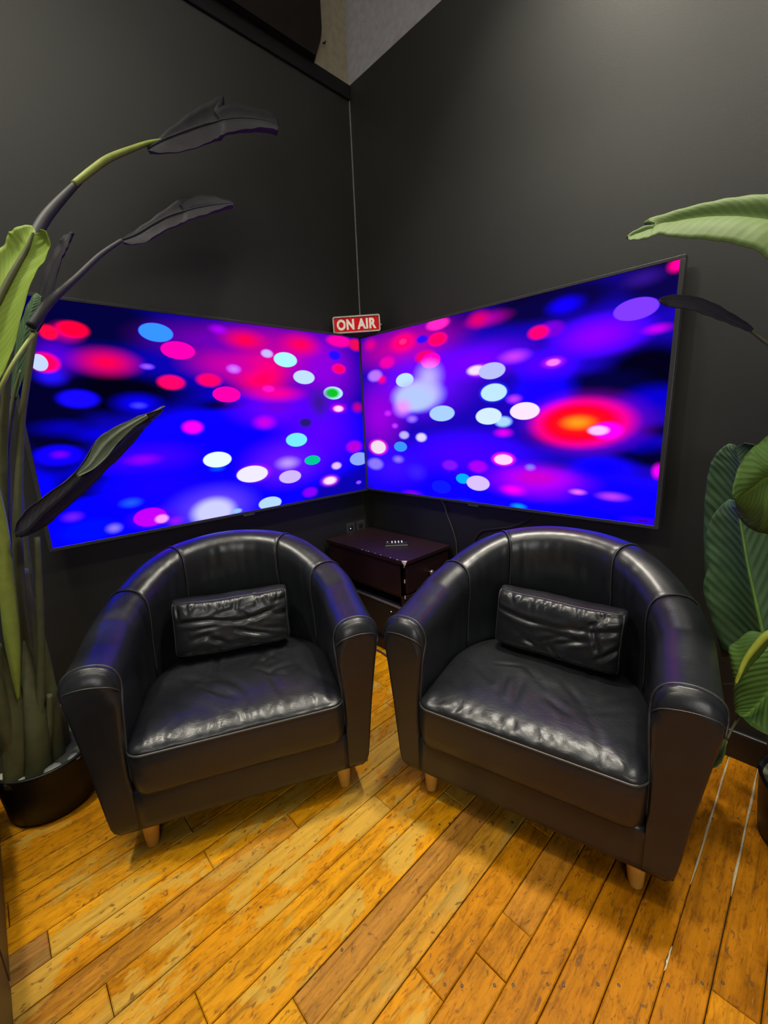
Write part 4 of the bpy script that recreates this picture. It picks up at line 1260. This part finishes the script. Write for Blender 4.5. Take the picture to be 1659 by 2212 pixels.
def pillow_mesh(w, h, d, seed):
    rr = random.Random(int(seed * 10))
    lines = [(-w * 0.47, h * 0.16, w * 0.10, h * 0.06, 0.007, 0.008), (w * 0.02, h * 0.07, w * 0.46, h * 0.20, 0.007, 0.008)]
    for k in range(15):
        x, z = rr.uniform(-0.42, 0.36) * w, rr.uniform(-0.42, 0.40) * h
        a = math.radians(rr.choice((0, -14, 16, -28, 35, -60)) + rr.uniform(-9, 9))
        L = rr.uniform(0.05, 0.15)
        lines.append((x, z, x + L * math.cos(a), z + L * math.sin(a), rr.uniform(0.003, 0.0065), rr.uniform(0.006, 0.011)))
    for k in range(12):
        x = (-0.45 + 0.9 * k / 11) * w
        lines.append((x, h * 0.5, x + rr.uniform(-0.02, 0.02), h * 0.5 - rr.uniform(0.03, 0.06), 0.0035, 0.006))
    nu, nv = 96, 60
    v, f = [], []

    def bulge(s):
        return 0.62 + 0.38 * max(0.0, 1 - abs(s) ** 4) ** 0.5
    idx = {}
    for sgn in (-1, 1):
        for j in range(nv + 1):
            t = math.sin(math.pi / 2 * (2 * j / nv - 1))
            for i in range(nu + 1):
                s = math.sin(math.pi / 2 * (2 * i / nu - 1))
                rim = i in (0, nu) or j in (0, nv)
                # rounded corners, long edges slightly pulled in
                rc_ = 1 - 0.035 * (abs(s) * abs(t)) ** 8
                x = w / 2 * s * rc_ * (1 - 0.03 * (1 - abs(t) ** 3))
                z = h / 2 * t * rc_ * (1 - 0.03 * (1 - abs(s) ** 4))
                y = sgn * d / 2 * bulge(s) * bulge(t)
                q = Vector((x, y, z))
                warp = noise.noise(Vector((x * 6 + seed, z * 6, sgn)))
                if not rim:
                    cz = z + 0.016 * warp
                    cx = x + 0.016 * noise.noise(Vector((x * 7, z * 7 + seed, 3)))
                    if sgn < 0:
                        q.y += crease_depth(cx, cz, lines)
                q.y += 0.005 * warp
                q.z += 0.006 * noise.noise(Vector((x * 7 + seed, 3.3, 0)))
                idx[(sgn, i, j)] = len(v)
                v.append(q)
    for sgn in (-1, 1):
        for j in range(nv):
            for i in range(nu):
                qd = (idx[(sgn, i, j)], idx[(sgn, i + 1, j)], idx[(sgn, i + 1, j + 1)], idx[(sgn, i, j + 1)])
                f.append(qd if sgn < 0 else tuple(reversed(qd)))
    # the gusset: a boxing strip right round, puffed outwards and gathered at the seam
    ring = [(i, 0) for i in range(nu)] + [(nu, j) for j in range(nv)] + [(i, nv) for i in range(nu, 0, -1)] + [(0, j) for j in range(nv, 0, -1)]
    steps = 7
    prev = [idx[(-1, i, j)] for i, j in ring]
    for k in range(1, steps + 1):
        if k == steps:
            cur = [idx[(1, i, j)] for i, j in ring]
        else:
            cur = []
            t = k / steps
            for n_, (i, j) in enumerate(ring):
                a, c = v[idx[(-1, i, j)]], v[idx[(1, i, j)]]
                q = a.lerp(c, t)
                o_ = Vector((q.x / (w / 2), 0, q.z / (h / 2) * 1.0))
                o_ = Vector((0, 0, math.copysign(1, q.z))) if j in (0, nv) and 3 < i < nu - 3 else (Vector((math.copysign(1, q.x), 0, 0)) if i in (0, nu) and 3 < j < nv - 3 else o_.normalized())
                q += o_ * (0.010 * math.sin(math.pi * t) + 0.002 * noise.noise(Vector((q.x * 22, q.z * 22, t * 2 + seed))))
                cur.append(len(v))
                v.append(q)
        n_ = len(ring)
        for m_ in range(n_):
            f.append((prev[m_], cur[m_], cur[(m_ + 1) % n_], prev[(m_ + 1) % n_]))
        prev = cur
    me = fix_normals(mesh('lumbar_pillow', v, f))
    rimpts = [tuple(v[idx[(-1, i, j)]] + Vector((0, -0.001, 0))) for n_, (i, j) in enumerate(ring) if n_ % 3 == 0]
    return me, rimpts


def pillow(loc, rot, w, h, d, label, seed):
    me, rim = pillow_mesh(w, h, d, seed)
    o = link('lumbar_pillow', me, M['leather_seat'], None, True, loc, rot)
    tag(o, label, 'pillow', 'black leather lumbar pillows')
    tube('piping', rim, 0.0030, M['piping'], o, 6, True)
    return o


def to_world(loc, rz, p):
    c, s = math.cos(rz), math.sin(rz)
    return (loc[0] + p[0] * c - p[1] * s, loc[1] + p[0] * s + p[1] * c, p[2])


CH = [((0.973, -1.441, 0), math.radians(64.4)), ((1.628, -0.896, 0), math.radians(14.0))]
armchair(CH[0][0], CH[0][1], 'black leather tub armchair on the left, beside the tall plant in the black pot', 3)
armchair(CH[1][0], CH[1][1], 'black leather tub armchair on the right, in front of the broad green leaves', 14)
pillow(to_world(CH[0][0], CH[0][1], (-0.015, 0.400, 0.574)), (math.radians(-9), math.radians(1), CH[0][1]), 0.42, 0.205, 0.150,
       'black leather lumbar pillow lying in the left armchair', 2.0)
pillow(to_world(CH[1][0], CH[1][1], (0.025, 0.400, 0.568)), (math.radians(-9), math.radians(1), CH[1][1] - 0.05), 0.42, 0.205, 0.150,
       'deeply wrinkled black leather lumbar pillow lying in the right armchair', 5.0)

# ------------------------------------------------------------------ dark cabinet in the corner
cb = tag(empty('side_cabinet', (0.36, -0.2, 0)), 'dark mahogany cabinet with chipped edges in the corner between the armchairs', 'cabinet')


def cbox(nm, lo, hi, m, par=cb, bev=0.003):
    return box(nm, (lo[0] - 0.36, lo[1] + 0.2, lo[2]), (hi[0] - 0.36, hi[1] + 0.2, hi[2]), m, par, bev)


tp = cbox('top', (0.028, -0.405, 0.575), (0.712, -0.024, 0.597), M['cab_wood'])
cbox('side_panel', (0.035, -0.39, 0.0), (0.055, -0.028, 0.575), M['cab_wood'])
cbox('back_panel', (0.055, -0.045, 0.0), (0.69, -0.028, 0.575), M['cab_wood'])
cbox('shelf', (0.055, -0.38, 0.372), (0.66, -0.045, 0.39), M['cab_wood'])
cbox('bottom_panel', (0.055, -0.375, 0.0), (0.69, -0.045, 0.06), M['cab_wood'])
cbox('upper_panel', (0.055, -0.39, 0.39), (0.69, -0.37, 0.575), M['cab_wood'])
cbox('corner_post', (0.66, -0.39, 0.0), (0.69, -0.36, 0.575), M['cab_wood'])
for z0, z1 in ((0.41, 0.565), (0.235, 0.40), (0.07, 0.225)):
    dr = cbox('drawer', (0.69, -0.385, z0), (0.705, -0.035, z1), M['cab_wood'])
    k = lathe('knob', [(0.006, 0), (0.006, 0.012), (0.014, 0.018), (0.013, 0.027), (0.006, 0.031)], M['brass'], dr, 16)
    k.rotation_euler = (0, math.radians(90), 0)
    k.location = (0.705 - 0.36, -0.21 + 0.2, (z0 + z1) / 2)
rc = random.Random(4)
# paint knocked off the front corner and along the front edge
ck = mesh('chip', [(0.713, -0.4065, 0.598), (0.688, -0.4065, 0.5985), (0.694, -0.4065, 0.588), (0.704, -0.4066, 0.582), (0.707, -0.4066, 0.574), (0.7135, -0.4066, 0.576), (0.7135, -0.396, 0.590), (0.7135, -0.388, 0.598), (0.702, -0.396, 0.5985)],
          [(0, 1, 2, 3, 4, 5), (0, 5, 6, 7), (0, 7, 8, 1)])
ck.transform(Matrix.Translation((-0.36, 0.2, 0)))
co_ = link('chip', ck, M['chip'], tp)
co_['label'] = 'pale bare wood at the knocked-off corner'
for k in range(7):
    x = rc.uniform(0.35, 0.68)
    w = rc.uniform(0.003, 0.008)
    cbox('chip', (x, -0.4062, 0.5955), (x + w, -0.402, 0.5976), M['chip'], tp, 0)
for x, z in ((0.7065, 0.555), (0.7065, 0.47), (0.7065, 0.38)):
    cbox('chip', (0.688, -0.3912, z), (0.6915, -0.386, z + rc.uniform(0.008, 0.02)), M['chip'], cb, 0)

av = tag(empty('media_box', (0.42, -0.24, 0.06)), 'black media player with a white light, on the cabinet\'s lower shelf', 'electronics')
box('case', (-0.19, -0.11, 0.0), (0.19, 0.15, 0.245), M['device'], av, 0.004)
box('face_edge', (-0.19, -0.118, 0.225), (0.23, -0.108, 0.237), M['grey_edge'], av, 0.002)
ld = lathe('status_light', [(0.003, 0), (0.003, 0.002), (0.001, 0.003)], M['led'], av, 10)
ld.rotation_euler = (math.radians(90), 0, 0)
ld.location = (0.118, -0.1095, 0.185)

rm = tag(empty('remote_control', (0.470, -0.222, 0.5972), math.radians(47)), 'small black controller with a row of white buttons on the dark cabinet', 'remote')
box('body', (-0.066, -0.022, 0), (0.066, 0.022, 0.018), M['device'], rm, 0.003)
box('front_strip', (-0.066, -0.0235, 0.002), (0.066, -0.0215, 0.008), M['grey_edge'], rm, 0.0005)
for k in range(4):
    x = -0.024 + k * 0.019
    box('button', (x - 0.0035, -0.017, 0.0175), (x + 0.0035, 0.017, 0.022), M['button'], rm, 0.001)
box('button', (-0.053, -0.010, 0.0175), (-0.047, -0.003, 0.022), M['red_button'], rm, 0.001)['label'] = 'red button'
box('button', (-0.053, 0.004, 0.0175), (-0.047, 0.011, 0.022), M['button'], rm, 0.001)

# ------------------------------------------------------------------ wall outlets beside the corner
for k, (y, lab) in enumerate(((-0.182, 'black wall outlet left of its twin, with a white light, above the dark cabinet'), (-0.094, 'black wall outlet nearer the corner, above the dark cabinet'))):
    ou = tag(empty('wall_outlet', (0, y, 0.592)), lab, 'outlet', 'outlets on the left black wall')
    box('cover_plate', (0, -0.037, -0.060), (0.007, 0.037, 0.060), M['plate'], ou, 0.002)
    for z in (0.024, -0.024):
        box('socket', (0.0065, -0.017, z - 0.015), (0.0085, 0.017, z + 0.015), M['device'], ou, 0.0006)
    if k == 0:
        l2 = lathe('status_light', [(0.0035, 0), (0.0035, 0.0015), (0.001, 0.0025)], M['led'], ou, 10)
        l2.rotation_euler = (0, math.radians(90), 0)
        l2.location = (0.0085, -0.004, 0.024)

# ------------------------------------------------------------------ cables
tag(tube('power_cable', catmull([(0.645, -0.022, 0.858), (0.650, -0.020, 0.845), (0.668, -0.016, 0.815), (0.678, -0.010, 0.772), (0.700, -0.008, 0.725), (0.722, -0.010, 0.682), (0.735, -0.008, 0.64), (0.744, -0.008, 0.595), (0.755, -0.01, 0.40), (0.775, -0.03, 0.125), (0.79, -0.05, 0.02), (0.80, -0.10, 0.006)], 6), 0.0034, M['cable_grey'], None, 8),
    'thin grey cable hanging from the right television down the black wall', 'cable')
tag(tube('power_cable', catmull([(1.22, -0.022, 0.858), (1.205, -0.02, 0.842), (1.16, -0.012, 0.80), (1.08, -0.01, 0.76), (0.99, -0.01, 0.735), (0.90, -0.008, 0.70), (0.86, -0.008, 0.60), (0.85, -0.012, 0.30), (0.845, -0.03, 0.12), (0.85, -0.06, 0.006)], 6), 0.0034, M['cable'], None, 8),
    'thin black cable slanting from the right television behind the right armchair', 'cable')
tag(tube('floor_cable', catmull([(0.80, -0.20, 0.006), (0.70, -0.36, 0.006), (0.60, -0.42, 0.006), (0.51, -0.415, 0.006), (0.42, -0.42, 0.006), (0.30, -0.46, 0.006), (0.18, -0.52, 0.006)], 6), 0.005, M['cable'], None, 8),
    'black cable lying on the floor boards in front of the dark cabinet', 'cable')

# ------------------------------------------------------------------ low dark furniture cut by the left edge of the picture
fu = tag(empty('low_cabinet', (0.85, -2.30, 0)), 'dark brown low furniture cut off at the left edge, beside the potted plant', 'cabinet')
box('body', (-0.55, -0.16, 0.0), (0.75, 0.222, 0.42), M['furniture'], fu, 0.004)
box('top', (-0.56, -0.17, 0.42), (0.76, 0.225, 0.44), M['furniture'], fu, 0.003)
for x in (-0.53, 0.11):
    d_ = box('door', (x, 0.222, 0.03), (x + 0.62, 0.2345, 0.41), M['furniture'], fu, 0.002)


# ------------------------------------------------------------------ plants
def leaf_mesh(name, st, sub=5, ncross=8, fold=0.0):
    rows = [catmull([s[k] for s in st], sub) for k in range(3)]
    n = len(rows[0])
    v, f = [], []
    nc = ncross * 2
    for i in range(n):
        a, m_, b = Vector(rows[0][i]), Vector(rows[1][i]), Vector(rows[2][i])
        tg = Vector(rows[1][min(i + 1, n - 1)]) - Vector(rows[1][max(i - 1, 0)])
        nm = tg.cross(b - a)
        nm = nm.normalized() if nm.length > 1e-9 else Vector((0, 0, 1))
        wd = (b - a).length
        for k in range(nc + 1):
            t = k / nc
            if t <= 0.5:
                q = a.lerp(m_, t * 2)
                e = t * 2
            else:
                q = m_.lerp(b, (t - 0.5) * 2)
                e = 2 - t * 2
            arch = math.sin(math.pi * e) * 0.10 * wd
            rip = 0.0012 * math.sin(i * 1.25 - abs(t - .5) * 9) * (1 - e) * min(1, wd / 0.08)
            v.append(q + nm * (arch + rip))
    w = nc + 1
    for i in range(n - 1):
        for k in range(nc):
            f.append((i * w + k, i * w + k + 1, (i + 1) * w + k + 1, (i + 1) * w + k))
    me = mesh(name, v, f)
    uv = me.uv_layers.new(name='UVMap')
    for p in me.polygons:
        for li, vi in zip(p.loop_indices, p.vertices):
            uv.data[li].uv = ((vi % w) / nc, (vi // w) / (n - 1))
    return me


def add_leaf(key, m, parent, rib=None, rib_r=0.004, label=None):
    st = LEAVES[key]
    me = leaf_mesh('leaf', st)
    # real thickness
    bm = bmesh.new()
    bm.from_mesh(me)
    bmesh.ops.solidify(bm, geom=list(bm.faces), thickness=0.0012)
    bm.to_mesh(me)
    bm.free()
    o = link('leaf', me, m, parent, True)
    if label:
        o['label'] = label
    if rib is not None:
        pts = catmull([s[1] for s in st], 4)
        rr = [max(0.0012, rib_r * (1 - 0.8 * i / len(pts))) for i in range(len(pts))]
        tube('midrib', pts, rr, rib, o, 7)
    return o


def add_stem(key, m, parent, name='stem', n=10, flat=1.0, label=None):
    pts = STEMS[key]
    pts = catmull(pts, 6)
    o = tube(name, [p[:3] for p in pts], [p[3] for p in pts], m, parent, n, flat=flat)
    if label:
        o['label'] = label
    return o


def pot(parent, c, r, h, soil):
    lathe('pot', [(r * 0.82, 0.0), (r * 0.90, 0.012), (r * 0.97, h * 0.6), (r, h - 0.012), (r + 0.004, h), (r - 0.006, h + 0.001), (r - 0.012, h - 0.03)], M['pot'], parent, 48, c)
    v, f = [(c[0], c[1], h - 0.012)], []
    nr, na = 8, 36
    for i in range(1, nr + 1):
        for k in range(na):
            a = 2 * math.pi * k / na
            rr = (r - 0.008) * i / nr
            x, y = c[0] + rr * math.cos(a), c[1] + rr * math.sin(a)
            z = h - 0.016 + 0.016 * noise.noise(Vector((x * 18, y * 18, 1))) * (1 if i < nr else 0.2)
            v.append((x, y, z))
    for k in range(na):
        f.append((0, 1 + k, 1 + (k + 1) % na))
    for i in range(nr - 1):
        for k in range(na):
            j = (k + 1) % na
            f.append((1 + i * na + k, 1 + (i + 1) * na + k, 1 + (i + 1) * na + j, 1 + i * na + j))
    link('soil', mesh('soil', v, f), soil, parent, True)


def plant(name, loc, label):
    o = empty(name, loc)
    return tag(o, label, 'plant', 'potted bird of paradise plants')


pl = plant('potted_plant', (0, 0, 0), 'tall artificial bird of paradise in a black pot, left of the left armchair')
PLC = (0.315, -1.905)
pot(pl, PLC, 0.152, 0.205, M['soil'])
for (x, y, s) in ((0.40, -1.99, 0.03), (0.44, -1.90, 0.026), (0.36, -2.02, 0.022), (0.43, -1.84, 0.02)):
    bm = bmesh.new()
    bmesh.ops.create_icosphere(bm, subdivisions=2, radius=s)
    for q in bm.verts:
        q.co *= 1 + 0.35 * noise.noise(q.co * 40 + Vector((x * 9, y * 9, 0)))
        q.co.z *= 0.45
        q.co += Vector((x, y, 0.195))
    me = bpy.data.meshes.new('plaster_lump')
    bm.to_mesh(me)
    bm.free()
    link('plaster_lump', me, M['soil_pale'], pl)
add_stem('trunk', M['stem'], pl, 'trunk', 24, 0.8)
for k in ('sheath_a', 'sheath_b', 'sheath_c', 'sheath_d'):
    add_stem(k, M['stem'], pl, 'sheath', 14, 0.6)
for k in ('tall', 'node', 'outer', 'stub', 'back', 'low'):
    add_stem(k, M['stem'], pl)
add_stem('mid', M['stem'], pl)
add_stem('thin', M['stem_bright'], pl)
add_stem('yellow', M['stem_bright'], pl, label='bright lime stem')
add_stem('tall_sheath', M['stem_dark'], pl, 'sheath')
add_stem('mid_sheath', M['stem_dark'], pl, 'sheath')
add_stem('tall_neck', M['stem_bright'], pl)
add_leaf('tall', M['leaf_shaded'], pl, M['leaf_shaded'], 0.005, 'dark torn leaf arching highest')
add_leaf('mid', M['leaf_shaded'], pl, M['leaf_shaded'], 0.005, 'dark leaf arching below the highest one')
add_leaf('low', M['leaf_low_shaded'], pl, M['leaf_shaded'], 0.005, 'dark folded leaf in front of the television')
add_leaf('flap', M['leaf_flap_lit'], pl, None, label='green turned-over edge of the folded leaf')
add_leaf('upright', M['leaf_shaded'], pl, None)
add_leaf('folded', M['leaf_dim'], pl, None)
add_leaf('bright', M['leaf_lit'], pl, M['stem'], 0.012, 'broad green leaf with light painted into its colour')

pr = plant('potted_plant', (0, 0, 0), 'broad-leaved artificial bird of paradise behind the right armchair by the right wall')
PRC = (2.285, -0.285)
pot(pr, PRC, 0.158, 0.205, M['soil'])
for k in ('dark_r', 'bright_r', 'big_r', 'back_r', 'front_r', 'fold_r', 'low_r', 'tip_r'):
    add_stem(k, M['stem'], pr)
add_leaf('bright_r', M['leaf_bright'], pr, None, label='pale lime green leaf at the top')
add_leaf('dark_r', M['leaf_shaded'], pr, None, label='narrow leaf with shade painted into its colour')
add_leaf('back_r', M['leaf_dim'], pr, None)
add_leaf('big_r', M['leaf_dim'], pr, M['leaf'], 0.006)
add_leaf('front_r', M['leaf'], pr, None)
add_leaf('fold_r', M['leaf'], pr, M['rib_lime'], 0.011)
add_leaf('low_r', M['leaf'], pr, None)
add_leaf('tip_r', M['leaf_bright'], pr, None)
